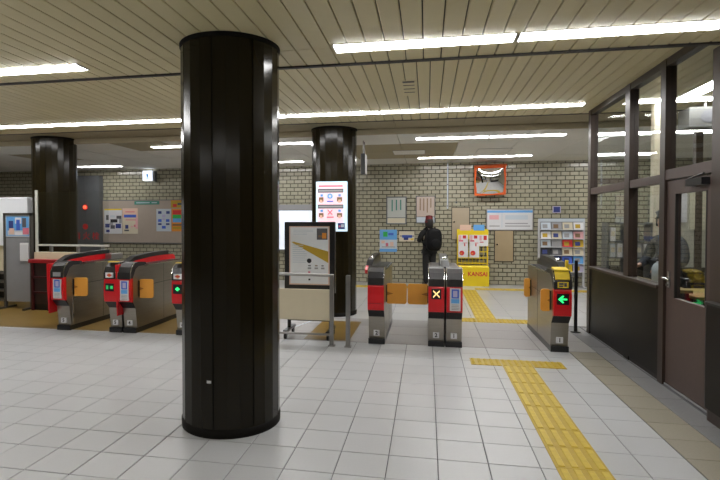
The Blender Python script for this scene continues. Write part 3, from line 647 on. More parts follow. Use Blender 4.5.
# ------------------------------------------------------------------ LEFT SIDE
v = thing('sign_stand', 'grey folding sign board with a blue poster at the far left', 'sign stand', (-6.72, 7.5, 0), R(0))
MB().box(-0.27, -0.235, -0.03, 0.02, 0, 1.60).build('side_post', mat('dark_steel', (0.10, 0.095, 0.085), 0.4, 0.5), v)
MB().box(0.235, 0.27, -0.03, 0.02, 0, 1.60).build('side_post', MATS['dark_steel'], v)
MB().box(-0.235, 0.235, -0.012, 0.008, 0.12, 1.20).build('board', mat('grey_board', (0.27, 0.275, 0.29), 0.35, var=0.08), v)
MB().box(-0.27, 0.27, -0.03, 0.02, 1.56, 1.60).build('top_bar', MATS['dark_steel'], v)
for s_ in (-1, 1): MB().box(s_ * 0.25 - 0.02, s_ * 0.25 + 0.02, -0.2, 0.2, 0, 0.03).build('foot', MATS['dark_steel'], v)
s = MB().box(-0.23, 0.23, -0.02, -0.010, 1.20, 1.56).build('sheet', P('pale'), v)
prints(s, 'print', [(0.03, 0.05, 0.97, 0.95, 'sky'), (0.08, 0.08, 0.92, 0.3, 'pale'), (0.13, 0.3, 0.32, 0.75, 'navy'), (0.15, 0.12, 0.36, 0.40, 'peach'), (0.40, 0.62, 0.66, 0.9, 'white'), (0.45, 0.3, 0.6, 0.8, 'blue'), (0.70, 0.45, 0.86, 0.88, 'dgrey'), (0.72, 0.12, 0.97, 0.42, 'rose'), (0.4, 0.08, 0.7, 0.22, 'white')], -0.23, 1.20, 0.46, 0.36, -0.02)
l = MB().box(0.05, 0.2, -0.03, -0.012, 0.80, 1.10).build('leaflet_holder', WHITE, v)
MB().box(0.06, 0.19, -0.033, -0.03, 0.82, 1.07).build('leaflet', PAPER, l)
MB().box(0.0, 0.17, -0.018, -0.012, 1.135, 1.165).build('strip', P('grey'), v)

v = thing('kiosk', 'tall white cabinet with cream base behind the grey sign board', 'cabinet', (-7.85, 8.45, 0))
MB().bevbox(-1.2, 0.78, -0.35, 0.35, 1.02, 1.90, 0.03).build('upper_case', mat('enamel_white', (0.84, 0.86, 0.90), 0.35, var=0.02), v)
MB().box(-1.15, 0.72, -0.30, 0.3, 0.55, 1.02).build('front_board', CREAM, v)
MB().box(-1.15, 0.72, -0.2, 0.3, 0.05, 0.55).build('recess', BLACK, v)
for z in (0.18, 0.34, 0.5): MB().box(-1.17, 0.74, -0.36, 0.3, z, z + 0.035).build('shelf', GREYSTEEL, v)
MB().box(-1.17, 0.74, -0.34, 0.3, 0.0, 0.05).build('plinth', GREYSTEEL, v)
for x in (-1.17, 0.70): MB().box(x, x + 0.04, -0.36, -0.3, 0.0, 0.55).build('leg', GREYSTEEL, v)

v = thing('service_counter', 'dark counter with red top edge and cream back behind the leftmost gate', 'counter', (-5.68, 7.42, 0))
DKRED = mat('dark_red_panel', (0.05, 0.005, 0.006), 0.4, var=0.2)
MB().box(-0.70, 0.58, -0.02, 0.20, 0.10, 0.78).build('body', mat('counter_dark', (0.035, 0.018, 0.016), 0.4, var=0.3), v)
MB().bevbox(-0.74, 0.60, -0.06, 0.22, 0.78, 0.84, 0.006).build('top_edge', mat('counter_red', (0.30, 0.008, 0.012), 0.4), v)
MB().box(-0.72, 0.59, 0.05, 0.20, 0.84, 0.95).build('upstand', CREAM, v)
for x in (-0.68, -0.38, -0.06, 0.24, 0.54): MB().box(x - 0.02, x + 0.02, -0.05, -0.02, 0.0, 0.78).build('leg', DKRED, v)
for z in (0.28, 0.53): MB().box(-0.70, 0.58, -0.05, -0.02, z, z + 0.03).build('shelf', DKRED, v)
MB().box(-0.68, 0.56, 0.0, 0.2, 0.0, 0.10).build('plinth', BLACK, v)
v = thing('counter_screen', 'clear screen with a pale edge frame above the left counter', 'screen', (-5.64, 7.55, 0.95))
MB().box(-0.79, -0.755, -0.015, 0.015, 0.0, 1.03).build('frame_bar', mat('pale_edge', (0.55, 0.55, 0.50), 0.35), v)
MB().box(-0.755, 0.56, -0.015, 0.015, 0.10, 0.13).build('frame_bar', MATS['pale_edge'], v)
MB().box(-0.755, 0.56, -0.004, 0.004, 0.13, 1.0).build('pane', GLASS, v)
for x in (-0.5, 0.0, 0.45): MB().box(x - 0.02, x + 0.02, -0.02, 0.02, 0, 0.10).build('foot', GREYSTEEL, v)
# fire hydrant cabinet
v = thing('hydrant_cabinet', 'tall dark fire hydrant cabinet with red lamp and red lettering', 'cabinet', (-8.87, YW - 0.10, 0))
DG = mat('hydrant_grey', (0.11, 0.115, 0.12), 0.4, var=0.1)
MB().box(-0.41, 0.41, -0.06, 0.095, 0.0, 2.66).build('body', DG, v)
for x0, x1, z0, z1 in ((-0.40, -0.006, 1.56, 2.64), (0.006, 0.40, 1.56, 2.64), (-0.40, 0.40, 0.9, 1.54), (-0.40, 0.40, 0.05, 0.88)):
    MB().bevbox(x0, x1, -0.072, -0.058, z0, z1, 0.003).build('door', DG, v)
lm = MB().tube((0.0, -0.07, 1.83), (0.0, -0.09, 1.83), 0.075, 20).build('lamp', P('red'), v)
MB().ball((0, -0.095, 1.83), 0.05, 0.04, 0.05).build('bulb', mat('red_bulb', (1.0, 0.12, 0.06), 0.3, emit=1.6), lm)
MB().tube((0.0, -0.07, 1.32), (0.0, -0.085, 1.32), 0.075, 20).build('alarm_button', P('red'), v)
MB().tube((-0.24, -0.07, 0.74), (-0.24, -0.085, 0.74), 0.075, 20).build('alarm_bell', P('red'), v)
text('lettering', '消 火 栓', 0.215, (0.02, -0.0735, 1.06), mat('lettering_red', (0.75, 0.015, 0.015), 0.5), v, xs=1.0)

# ------------------------------------------------------------------ THINGS ON THE BRICK WALL
YQ = YW - 0.006
def sheet(name, label, cat, x0, x1, z0, z1, base, rects, frame=None, t=0.012, group=None, y=YQ, bar=0.02):
    W, Hh = x1 - x0, z1 - z0
    v = thing(name, label, cat, ((x0 + x1) / 2, y, z0), 0, group)
    s = MB().box(-W / 2, W / 2, -t, 0.004, 0, Hh).build('sheet', base, v)
    if rects: prints(s, 'print', rects, -W / 2, 0, W, Hh, -t)
    if frame:
        for a in ((-W / 2 - bar, -W / 2, 0, Hh), (W / 2, W / 2 + bar, 0, Hh), (-W / 2 - bar, W / 2 + bar, -bar, 0), (-W / 2 - bar, W / 2 + bar, Hh, Hh + bar)):
            MB().box(a[0], a[1], -t - 0.012, 0.004, a[2], a[3]).build('frame_bar', frame, v)
    return v
sheet('notice_board', 'wide tan notice board on the brick wall at the left', 'notice board', -8.46, -5.2, 0.90, 2.0, TANBOARD, [], DG, 0.02)
YB = YQ - 0.0235
sheet('poster', 'white poster with black figures, leftmost on the tan board', 'poster', -8.41, -7.90, 1.13, 1.79, PAPER, [(0, 0.94, 1, 1, 'yellow'), (0.1, 0.55, 0.25, 0.75, 'dgrey'), (0.35, 0.45, 0.75, 0.58, 'black'), (0.05, 0.25, 0.3, 0.4, 'navy'), (0.35, 0.2, 0.6, 0.34, 'dgrey'), (0.65, 0.22, 0.95, 0.4, 'navy'), (0.7, 0.6, 0.98, 0.72, 'dgrey'), (0.1, 0.06, 0.3, 0.16, 'navy'), (0.35, 0.66, 0.6, 0.74, 'pale'), (0.3, 0.34, 0.5, 0.45, 'grey'), (0.85, 0.42, 0.99, 0.6, 'grey')], None, 0.006, None, YB)
sheet('poster', 'peach poster with blue lettering on the tan board', 'poster', -7.88, -7.44, 1.13, 1.80, P('cream'), [(0, 0.62, 1, 1, 'peach'), (0.85, 0.2, 1, 0.62, 'pink'), (0.1, 0.64, 0.9, 0.75, 'blue'), (0.2, 0.84, 0.8, 0.88, 'rose'), (0.2, 0.53, 0.88, 0.56, 'rose'), (0.18, 0.2, 0.38, 0.35, 'navy'), (0.12, 0.1, 0.42, 0.16, 'dgrey'), (0.55, 0.25, 0.68, 0.30, 'pink'), (0.75, 0.27, 0.85, 0.36, 'rose')], None, 0.006, None, YB)
sheet('sign', 'narrow dark green sign strip at the top of the tan board', 'sign', -7.53, -6.83, 1.895, 1.985, P('teal'), [(0.08, 0.4, 0.62, 0.62, 'pale'), (0.7, 0.4, 0.92, 0.62, 'pale')], None, 0.012, None, YB)
sheet('poster', 'white poster with rows of blue drawings on the tan board', 'poster', -6.91, -6.50, 1.20, 1.78, P('pale'), [(0.12, 0.78, 0.36, 0.9, 'navy'), (0.68, 0.78, 0.92, 0.9, 'navy'), (0.4, 0.62, 0.62, 0.74, 'lilac'), (0.12, 0.42, 0.36, 0.54, 'blue'), (0.66, 0.42, 0.9, 0.54, 'blue'), (0.42, 0.5, 0.6, 0.58, 'lilac'), (0.12, 0.28, 0.36, 0.36, 'navy'), (0.66, 0.28, 0.9, 0.36, 'navy'), (0.38, 0.12, 0.64, 0.24, 'blue')], None, 0.006, None, YB)
sheet('poster', 'small orange poster with red dot above the coloured leaflet poster', 'poster', -6.50, -5.95, 1.81, 2.0, P('orange'), [(0, 0, 1, 0.9, 'gold'), (0.1, 0.1, 0.3, 0.5, 'red'), (0.34, 0.35, 0.7, 0.65, 'dgrey')], None, 0.006, None, YB)
sheet('poster', 'orange poster with red, green and blue blocks beside the front pillar', 'poster', -6.48, -5.95, 1.20, 1.78, P('orange'), [(0.05, 0.74, 0.5, 0.94, 'red'), (0.05, 0.58, 0.5, 0.74, 'green'), (0.05, 0.4, 0.5, 0.58, 'sky'), (0.05, 0.1, 0.9, 0.2, 'gold'), (0.05, 0.25, 0.9, 0.33, 'brown'), (0.55, 0.4, 0.95, 0.94, 'cream')], None, 0.006, None, YB)
v = thing('exit_sign', 'small lit white emergency sign under the ceiling at the left', 'sign', (-7.09, YW - 0.1, 2.51))
MB().box(-0.13, 0.13, -0.05, 0.09, 0, 0.25).build('case', mat('sign_lit', (0.80, 0.86, 1.0), 0.4, emit=1.3), v)
prints(v, 'pictogram', [(0.4, 0.35, 0.6, 0.7, 'sky'), (0.3, 0.2, 0.7, 0.3, 'sky')], -0.13, 0, 0.26, 0.25, -0.05, emit=0.6)
MB().box(0.13, 0.19, -0.03, 0.09, -0.01, 0.24).build('side_plate', DG, v)
v = thing('map_board', 'large backlit white board on the brick wall between the pillars', 'board', (-3.1, YW - 0.06, 0.74))
MB().box(-0.75, 0.75, -0.05, 0.055, 0, 1.10).build('case', GREYSTEEL, v)
MB().box(-0.71, 0.36, -0.056, -0.05, 0.03, 0.98).build('lit_face', mat('board_lit', (0.78, 0.84, 0.92), 0.4, emit=0.55), v)
MB().box(-0.75, 0.40, -0.06, -0.05, 1.0, 1.13).build('head', P('grey'), v)
sheet('notice', 'framed white notice with green vertical writing on the brick wall', 'notice', -0.93, -0.50, 1.41, 2.02, mat('notice_pale', (0.47, 0.49, 0.46), 0.5), lines_v(0.15, 0.85, 0.30, 0.92, 3, 'teal', 0.28, 5) + [(0.0, 0.21, 1, 0.23, 'dgrey'), (0.02, 0.02, 0.98, 0.20, 'cream')], DG, 0.012, None, YQ, 0.025)
sheet('notice', 'framed pinkish notice with brown vertical writing above the red hat', 'notice', -0.24, 0.17, 1.43, 2.04, mat('notice_pink', (0.50, 0.41, 0.35), 0.5), lines_v(0.1, 0.9, 0.35, 0.93, 4, 'brown', 0.25, 9) + [(0.0, 0.21, 1, 0.23, 'dgrey'), (0.0, 0.0, 1, 0.21, 'pale')], DG, 0.012, None, YQ, 0.02)
sheet('poster', 'blue and white map poster low on the brick wall', 'poster', -1.11, -0.70, 0.73, 1.26, P('pale'), [(0, 0.55, 1, 1, 'sky'), (0, 0, 1, 0.14, 'sky'), (0.2, 0.68, 0.45, 0.9, 'green'), (0.5, 0.75, 0.8, 0.85, 'blue'), (0.1, 0.38, 0.3, 0.5, 'peach'), (0.6, 0.25, 0.8, 0.45, 'peach'), (0.35, 0.25, 0.5, 0.4, 'rose'), (0.12, 0.2, 0.9, 0.24, 'grey')], None, 0.008)
sheet('sign', 'white sign with a navy bar beside the blue map poster', 'sign', -0.65, -0.29, 0.99, 1.25, P('cream'), [(0, 0.9, 1, 1, 'black'), (0.2, 0.3, 0.85, 0.55, 'blue'), (0.05, 0.42, 0.98, 0.5, 'navy'), (0.3, 0.1, 0.6, 0.35, 'navy'), (0.75, 0.1, 0.95, 0.25, 'yellow')], None, 0.008)
def hatch(label, x0, x1, z0, z1):
    v = thing('wall_hatch', label, 'hatch', ((x0 + x1) / 2, YQ, z0)); W, Hh = x1 - x0, z1 - z0
    MB().box(-W / 2, W / 2, -0.012, 0.004, 0, Hh).build('frame', TRIMDARK, v)
    dr = MB().bevbox(-W / 2 + 0.015, W / 2 - 0.015, -0.022, -0.010, 0.015, Hh - 0.015, 0.003).build('door', TANPLATE if z0 < 1 else mat('tan_plate_pale', (0.40, 0.33, 0.235), 0.45), v)
    MB().tube((W * 0.05 - W / 2 + 0.04, -0.02, Hh * 0.55), (W * 0.05 - W / 2 + 0.04, -0.032, Hh * 0.55), 0.015).build('knob', CHROME, dr)
    return v
hatch('tan metal hatch on the wall above the yellow rack', 0.56, 0.975, 1.02, 1.79)
hatch('tan metal hatch below the white notice right of the yellow rack', 1.52, 1.95, 0.53, 1.255)
sheet('notice', 'wide white notice with blue header right of the yellow rack', 'notice', 1.36, 2.35, 1.27, 1.73, PAPER, [(0, 0.84, 1, 0.95, 'sky'), (0.05, 0.50, 0.26, 0.72, 'pink'), (0.32, 0.1, 0.34, 0.8, 'pale'), (0.4, 0.5, 0.9, 0.72, 'pale'), (0.40, 0.15, 0.95, 0.20, 'grey'), (0.40, 0.28, 0.9, 0.33, 'grey'), (0.05, 0.15, 0.28, 0.2, 'grey')], GREYSTEEL, 0.015)
sheet('sign', 'small square sign plate high on the wall near the office', 'sign', 2.78, 2.95, 1.65, 1.8, P('lilac'), [(0.1, 0.1, 0.9, 0.9, 'navy')], None, 0.01)
# pipe on the wall
v = thing('wall_pipe', 'thin pale vertical pipe on the brick wall left of the mirror', 'pipe', (0.47, YW - 0.03, 0))
MB().tube((0, 0, 1.75), (0, 0, ZB), 0.016).build('tube', P('pale'), v)
for z in (1.8, 2.3, 2.7): MB().box(-0.03, 0.03, -0.02, 0.03, z, z + 0.03).build('clip', GREYSTEEL, v)
v = thing('wall_socket', 'small dark round fitting on the bricks above the pale hatch', 'fitting', (0.67, YQ, 1.90))
MB().tube((0, -0.02, 0), (0, 0.004, 0), 0.025, 14).build('cap', DG, v); MB().tube((0, -0.03, 0), (0, -0.02, 0), 0.012, 10).build('stud', BLACK, v)
# mirror
v = thing('safety_mirror', 'orange framed convex safety mirror high on the brick wall', 'mirror', (1.40, YW - 0.16, 2.09))
v.rotation_euler = (R(14), R(-2), 0)
b = MB(); n = 12; W, Hh = 0.31, 0.60
vv = []; 
for i in range(n + 1):
    for j in range(n + 1):
        a, c = i / n * 2 - 1, j / n * 2 - 1
        vv.append((a * W, -0.07 * (1 - a * a) * (1 - c * c) - 0.02 - 0.03 * (2 - a * a - c * c), Hh / 2 + c * Hh / 2))
b.add(vv, [(i * (n + 1) + j, (i + 1) * (n + 1) + j, (i + 1) * (n + 1) + j + 1, i * (n + 1) + j + 1) for i in range(n) for j in range(n)], 0, True)
b.build('reflector', mat('mirror_face', (0.85, 0.86, 0.87), 0.02, 1.0, var=0.0), v)
OR = mat('mirror_orange', (0.62, 0.10, 0.015), 0.4)
for a in ((-W - 0.03, -W + 0.012, -0.03, Hh + 0.03), (W - 0.012, W + 0.03, -0.03, Hh + 0.03), (-W, W, -0.03, 0.012), (-W, W, Hh - 0.012, Hh + 0.03)):
    MB().bevbox(a[0], a[1], -0.05, 0.02, a[2], a[3], 0.004).build('frame_bar', OR, v)
MB().prism_x([(-0.10, Hh + 0.04), (0.02, Hh + 0.055), (0.02, Hh + 0.03), (-0.10, Hh + 0.03)], -W - 0.03, W + 0.05).build('visor', OR, v)
MB().box(-W, W, 0.0, 0.02, 0, Hh).build('back', OR, v)
MB().tube((0, 0.0, Hh * 0.6), (0, 0.30, Hh * 0.72), 0.02).build('bracket', GREYSTEEL, v)
# yellow leaflet rack
v = thing('leaflet_rack', 'bright yellow leaflet rack with red lettering against the brick wall', 'rack', (1.02, 12.12, 0))
YL = mat('rack_yellow', (0.80, 0.60, 0.01), 0.4, var=0.04)
MB().bevbox(-0.35, 0.35, -0.17, 0.15, 0.0, 0.46, 0.03).build('base_box', YL, v)
text('lettering', 'KANSAI', 0.13, (0.10, -0.1725, 0.27), P('red'), v, xs=0.95, bold=True)
MB().box(-0.33, -0.18, -0.172, -0.168, 0.262, 0.278).build('stripe', P('red'), v)
for x in (-0.345, 0.315): MB().box(x, x + 0.03, 0.0, 0.03, 0.46, 1.28).build('upright', YL, v)
MB().box(-0.33, 0.33, 0.005, 0.015, 1.05, 1.28).build('back_panel', YL, v)
for z in (0.50, 0.62, 0.76, 1.05): MB().box(-0.33, 0.33, -0.06, 0.03, z, z + 0.018).build('shelf', YL, v)
for x in [-0.32 + 0.08 * k for k in range(9)]: MB().box(x - 0.005, x + 0.005, 0.008, 0.016, 0.48, 1.10).build('wire', YL, v)
MB().box(-0.28, -0.03, 0.0, 0.012, 1.25, 1.38).build('header_card', P('peach'), v)
MB().box(0.02, 0.26, 0.0, 0.012, 1.25, 1.38).build('header_card', P('sky'), v)
for k, (x, z0, z1, lb) in enumerate(((-0.21, 0.64, 1.15, 'leftmost leaflet on the yellow rack, white with a red fruit'), (0.035, 0.64, 1.15, 'middle leaflet on the yellow rack, white with a red fruit'), (0.235, 0.90, 1.15, 'short white and red leaflet at the right of the yellow rack'))):
    hw = 0.105 if k < 2 else 0.10
    q = thing('leaflet', lb, 'leaflet', (1.02 + x, 12.12 - 0.03, z0), 0, 'leaflets on the yellow rack')
    s = MB().box(-hw, hw, -0.035, -0.02, 0, z1 - z0).build('sheet', WHITE, q)
    if k < 2:
        prints(s, 'print', [(0.05, 0.78, 0.30, 0.98, 'pink'), (0.45, 0.84, 0.8, 0.98, 'red'), (0.05, 0.70, 0.5, 0.78, 'rose'), (0.55, 0.62, 0.9, 0.67, 'pink'), (0.6, 0.5, 0.72, 0.62, 'red')], -hw, 0, 2 * hw, 0.51, -0.035)
        MB().prism_y([(-0.03 + 0.055 * math.cos(a * math.pi / 8), 0.10 + 0.055 * math.sin(a * math.pi / 8)) for a in range(16)], -0.0375, -0.035).build('fruit_print', P('red'), s)
        MB().prism_y([(-0.045 + 0.02 * math.cos(a * math.pi / 4), 0.09 + 0.02 * math.sin(a * math.pi / 4)) for a in range(8)], -0.039, -0.037).build('fruit_print', P('orange'), s)
    else: prints(s, 'print', [(0.05, 0.5, 0.3, 0.95, 'pink'), (0.5, 0.55, 0.85, 0.95, 'red'), (0.1, 0.3, 0.5, 0.4, 'rose')], -hw, 0, 2 * hw, 0.25, -0.035)
# white brochure rack
rx, ry = 2.90, 12.05
v = thing('brochure_rack', 'white wire rack of colourful brochures right of the rightmost gate', 'rack', (rx, ry, 0))
WR = mat('rack_white', (0.55, 0.55, 0.57), 0.4)
for x in (-0.48, 0.44): MB().box(x, x + 0.04, 0.0, 0.05, 0.0, 1.52).build('upright', WR, v)
for x in (-0.48, 0.44): MB().box(x, x + 0.04, -0.16, 0.2, 0.0, 0.03).build('foot', WR, v)
MB().box(-0.45, 0.45, 0.03, 0.04, 0.25, 1.50).build('back_panel', mat('rack_back', (0.22, 0.22, 0.23), 0.5), v)
MB().box(-0.46, 0.46, -0.01, 0.03, 1.45, 1.52).build('header', P('pale'), v)
rows = [1.28, 1.08, 0.90, 0.72, 0.54, 0.36]
for z in rows: MB().box(-0.45, 0.45, -0.09, 0.03, z - 0.012, z).build('tray', WR, v)
colsets = [['pale', 'grey', 'cream', 'white'], ['white', 'cream', 'pale', 'pink'], ['pale', 'grey', 'red', 'gold'], ['black', 'dgrey', 'cream', 'cream'], ['black', 'navy', 'blue', 'sky'], ['grey', 'gold', 'yellow', 'lilac']]
pos = ['leftmost', 'second', 'third', 'rightmost']; rown = ['top', 'second', 'third', 'fourth', 'fifth', 'lowest']
for i, z in enumerate(rows):
    for j in range(4):
        q = thing('brochure', '%s brochure in the %s row of the white rack' % (pos[j], rown[i]), 'brochure', (rx - 0.335 + 0.223 * j, ry - 0.05, z), 0, 'brochures on the white rack')
        s = MB().prism_x([(-0.03, 0.0), (-0.005, 0.0), (0.03, 0.15), (0.012, 0.155)], -0.10, 0.10).build('cover', P(colsets[i][j]), q)
        MB().prism_x([(-0.0245, 0.03), (-0.02, 0.03), (0.0, 0.115), (-0.006, 0.115)], -0.07, 0.03).build('title', P(['grey', 'gold', 'brown', 'navy', 'grey'][(i + 2 * j) % 5]), q)
# hanging sign by the middle pillar
v = thing('hanging_sign', 'small white sign hanging edge on from the ceiling by the middle pillar', 'sign', (-1.06, 8.75, 2.26))
MB().box(-0.035, 0.035, -0.12, 0.12, 0, 0.34).build('case', DG, v)
MB().box(-0.04, -0.035, -0.11, 0.11, 0.01, 0.33).build('face', P('white'), v)
MB().box(0.035, 0.04, -0.11, 0.11, 0.01, 0.33).build('face', P('white'), v)
for y in (-0.08, 0.08): MB().tube((0, y, 0.34), (0, y, ZB - 2.26), 0.01).build('rod', GREYSTEEL, v)

# ------------------------------------------------------------------ PEOPLE
def skinmesh(name, chains, m, parent, sub=2):
    """chains of (point, radius) grown with a Skin modifier; chains share points by position"""
    pts = []; rad = []; ed = []; idx = {}
    def add(p, r):
        k = tuple(round(c, 4) for c in p)
        if k not in idx: idx[k] = len(pts); pts.append(k); rad.append(r)
        return idx[k]
    for ch in chains:
        pr = None
        for p, r in ch:
            i = add(p, r)
            if pr is not None and pr != i: ed.append((pr, i))
            pr = i
    me = bpy.data.meshes.new(name); me.from_pydata(pts, ed, []); me.materials.append(m)
    o = link(name, me, parent)
    sk = o.modifiers.new('Skin', 'SKIN'); sk.use_smooth_shade = True
    for i, d in enumerate(me.skin_vertices[0].data):
        d.radius = rad[i] if isinstance(rad[i], tuple) else (rad[i], rad[i]); d.use_root = (i == 0)
    ss = o.modifiers.new('Subdivision', 'SUBSURF'); ss.levels = sub; ss.render_levels = sub
    return o
SKINM = mat('skin', (0.52, 0.33, 0.24), 0.55, var=0.05)
def hand(chs, wrist, d, side, thumbdir):
    """palm and five curled fingers from wrist along d"""
    d = Vector(d).normalized(); s = Vector(side).normalized(); n = d.cross(s).normalized()
    w_ = Vector(wrist); palm = w_ + d * 0.05
    chs.append([(w_, 0.022), (palm, (0.024, 0.024))])
    for k, L in enumerate((0.062, 0.072, 0.068, 0.054)):
        b0 = palm + s * (0.028 - 0.0187 * k) + d * 0.02
        chs.append([(palm, (0.024, 0.024)), (b0, 0.0095), (b0 + d * L * 0.5 + n * 0.012, 0.0085), (b0 + d * L * 0.8 + n * 0.034, 0.0075)])
    b0 = w_ + d * 0.022 + s * 0.032
    chs.append([(w_, 0.022), (b0, 0.011), (b0 + d * 0.03 + s * 0.018 + n * 0.012, 0.0095), (b0 + d * 0.052 + s * 0.014 + n * 0.026, 0.008)])
def figure(label, loc, rz, h, cloth, trousers, hair, hatc, arms, coatlen=0.42, cap=False, pack=None):
    t = thing('person', label, 'person', loc, rz); k = h / 1.62
    def q(x, y, z): return (x * k, y * k, z * k)
    # local: facing +y, right hand at +x
    body = [[(q(0, 0, 0.86), 0.105 * k), (q(0, 0.0, 1.02), (0.115 * k, 0.085 * k)), (q(0, -0.01, 1.20), (0.125 * k, 0.085 * k)), (q(0, -0.01, 1.31), (0.085 * k, 0.06 * k)), (q(0, 0.0, 1.40), 0.045 * k), (q(0, 0.015, 1.45), 0.05 * k)]]
    legs = []
    for s_ in (-1, 1):
        lg = [(q(0, 0, 0.86), 0.105 * k), (q(0.085 * s_, 0, 0.80), 0.085 * k), (q(0.09 * s_, 0.012, 0.45), 0.055 * k), (q(0.092 * s_, -0.01, 0.28), 0.05 * k), (q(0.092 * s_, -0.012, 0.08), 0.036 * k)]
        body.append(lg + [(q(0.094 * s_, 0.05, 0.045), 0.034 * k), (q(0.10 * s_, 0.14, 0.03), 0.028 * k)])
        legs.append([lg[0], (lg[1][0], 0.097 * k), (lg[2][0], 0.075 * k), (lg[3][0], 0.07 * k), (q(0.092 * s_, -0.012, 0.06), 0.062 * k)])
    sleeves = []
    for s_, (el, wr, hd, sd) in arms.items():
        sh = q(0.175 * s_, -0.01, 1.30); e_ = q(*el); w_ = q(*wr)
        mid = tuple((Vector(sh) + Vector(e_)) / 2)
        body.append([(q(0, -0.01, 1.31), (0.085 * k, 0.06 * k)), (sh, 0.052 * k), (mid, 0.045 * k), (e_, 0.038 * k), (w_, 0.024 * k)])
        ch = []; hand(ch, w_, hd, sd, None); body += ch
        sleeves.append([(q(0, -0.01, 1.30), (0.10 * k, 0.078 * k)), (q(0.168 * s_, -0.01, 1.292), 0.078 * k), (mid, 0.07 * k), (e_, 0.06 * k), (tuple(Vector(e_).lerp(Vector(w_), 0.93)), 0.042 * k)])
    skinmesh('body', body, SKINM, t)
    coat = [[(q(0, 0, 0.92), (0.165 * k, 0.125 * k)), (q(0, 0, 1.05), (0.150 * k, 0.112 * k)), (q(0, -0.01, 1.20), (0.155 * k, 0.112 * k)), (q(0, -0.01, 1.30), (0.10 * k, 0.078 * k)), (q(0, 0, 1.375), 0.060 * k)],
            [(q(0, 0, 0.92), (0.165 * k, 0.125 * k)), (q(0, 0, 0.92 - coatlen * 0.5), (0.170 * k, 0.130 * k)), (q(0, 0, 0.92 - coatlen), (0.168 * k, 0.128 * k))]] + sleeves
    skinmesh('coat', coat, cloth, t)
    skinmesh('trousers', legs, trousers, t)
    for s_ in (-1, 1):
        MB().ball((0.098 * s_ * k, 0.065 * k, 0.045 * k), 0.048 * k, 0.135 * k, 0.045 * k).build('shoe', BLACK, t)
    # head
    hz = 1.515 * k; hy = 0.02 * k
    hd_ = MB(); hd_.ball((0, hy, hz), 0.072 * k, 0.088 * k, 0.108 * k, 20, 14)
    for i, p in enumerate(hd_.v):                       # narrow the jaw
        dz = (p[2] - hz) / (0.108 * k)
        if dz < 0: hd_.v[i] = (p[0] * (1 + 0.28 * dz), p[1] + 0.012 * k * -dz, p[2])
    hh = hd_.build('head', SKINM, t)
    MB().ball((0, hy + 0.090 * k, hz - 0.012 * k), 0.012 * k, 0.018 * k, 0.024 * k).build('nose', SKINM, hh)
    for s_ in (-1, 1):
        MB().ball((0.073 * s_ * k, hy - 0.002 * k, hz - 0.004 * k), 0.012 * k, 0.02 * k, 0.032 * k).build('ear', SKINM, hh)
        MB().ball((0.028 * s_ * k, hy + 0.076 * k, hz + 0.010 * k), 0.013 * k, 0.009 * k, 0.008 * k).build('eye', P('white'), hh)
        MB().ball((0.028 * s_ * k, hy + 0.084 * k, hz + 0.010 * k), 0.006 * k, 0.004 * k, 0.006 * k).build('pupil', BLACK, hh)
    MB().ball((0, hy + 0.078 * k, hz - 0.052 * k), 0.024 * k, 0.008 * k, 0.007 * k).build('mouth', P('rose'), hh)
    # hair: shell around the back and sides
    hb = MB(); n = 24
    prof = [(-1.35, 0.9), (-0.8, 1.0), (-0.3, 1.06), (0.2, 1.08), (0.6, 0.98), (0.9, 0.62), (1.06, 0.05)]
    if not hair: prof = [(-0.45, 0.98)] + prof[2:]
    vv = []
    for zz, rr_ in prof:
        for i in range(n):
            a = R(150 + 240 * i / (n - 1))               # leaves the face (+y) open
            vv.append((0.078 * k * rr_ * math.cos(a) if True else 0, hy + 0.094 * k * rr_ * math.sin(a), hz + 0.108 * k * zz))
    hb.add(vv, [(i * n + j, i * n + j + 1, (i + 1) * n + j + 1, (i + 1) * n + j) for i in range(len(prof) - 1) for j in range(n - 1)], 0, True)
    HAIR = mat('hair_dark', (0.012, 0.009, 0.008), 0.5, var=0.2)
    o = hb.build('hair', HAIR, t); sd_ = o.modifiers.new('Solidify', 'SOLIDIFY'); sd_.thickness = 0.012; sd_.offset = 1
    if cap:
        c = MB().lathe([(0.085 * k, 0.035 * k), (0.088 * k, 0.075 * k), (0.105 * k, 0.11 * k), (0.07 * k, 0.135 * k), (0.0, 0.14 * k)], 24, (0, hy, hz)).build('cap', hatc, t)
        MB().prism_z([(0.08 * k * math.cos(R(a)), hy + (0.08 * math.sin(R(a)) + 0.055 * math.sin(R(a))) * k) for a in range(10, 171, 20)], hz + 0.032 * k, hz + 0.042 * k).build('peak', BLACK, c)
    else:
        c = MB().lathe([(0.088 * k, 0.0), (0.094 * k, 0.02 * k), (0.094 * k, 0.055 * k), (0.086 * k, 0.09 * k), (0.085 * k, 0.14 * k), (0.07 * k, 0.165 * k), (0.0, 0.175 * k)], 24, (0, hy - 0.002, hz)).build('hat', hatc, t)
        MB().lathe([(0.090 * k, -0.005 * k), (0.102 * k, 0.0), (0.103 * k, 0.03 * k), (0.092 * k, 0.038 * k)], 24, (0, hy - 0.002, hz)).build('hat_band', hatc, c)
    return t
COAT = mat('coat_black', (0.005, 0.005, 0.006), 0.75, var=0.3)
TROU = mat('trousers_black', (0.010, 0.010, 0.012), 0.8, var=0.3)
pr_ = figure('person in a black coat and dark red hat facing the brick wall', (0.055, 11.85, 0), R(24), 1.53, COAT, TROU, True, mat('hat_red', (0.14, 0.012, 0.014), 0.8, var=0.2),
       {-1: ((-0.25, 0.05, 1.07), (-0.10, 0.24, 1.12), (0.4, 0.8, 0.2), (1, -0.3, 0.3)), 1: ((0.25, 0.05, 1.07), (0.10, 0.24, 1.12), (-0.4, 0.8, 0.2), (-1, -0.3, 0.3))}, 0.12)
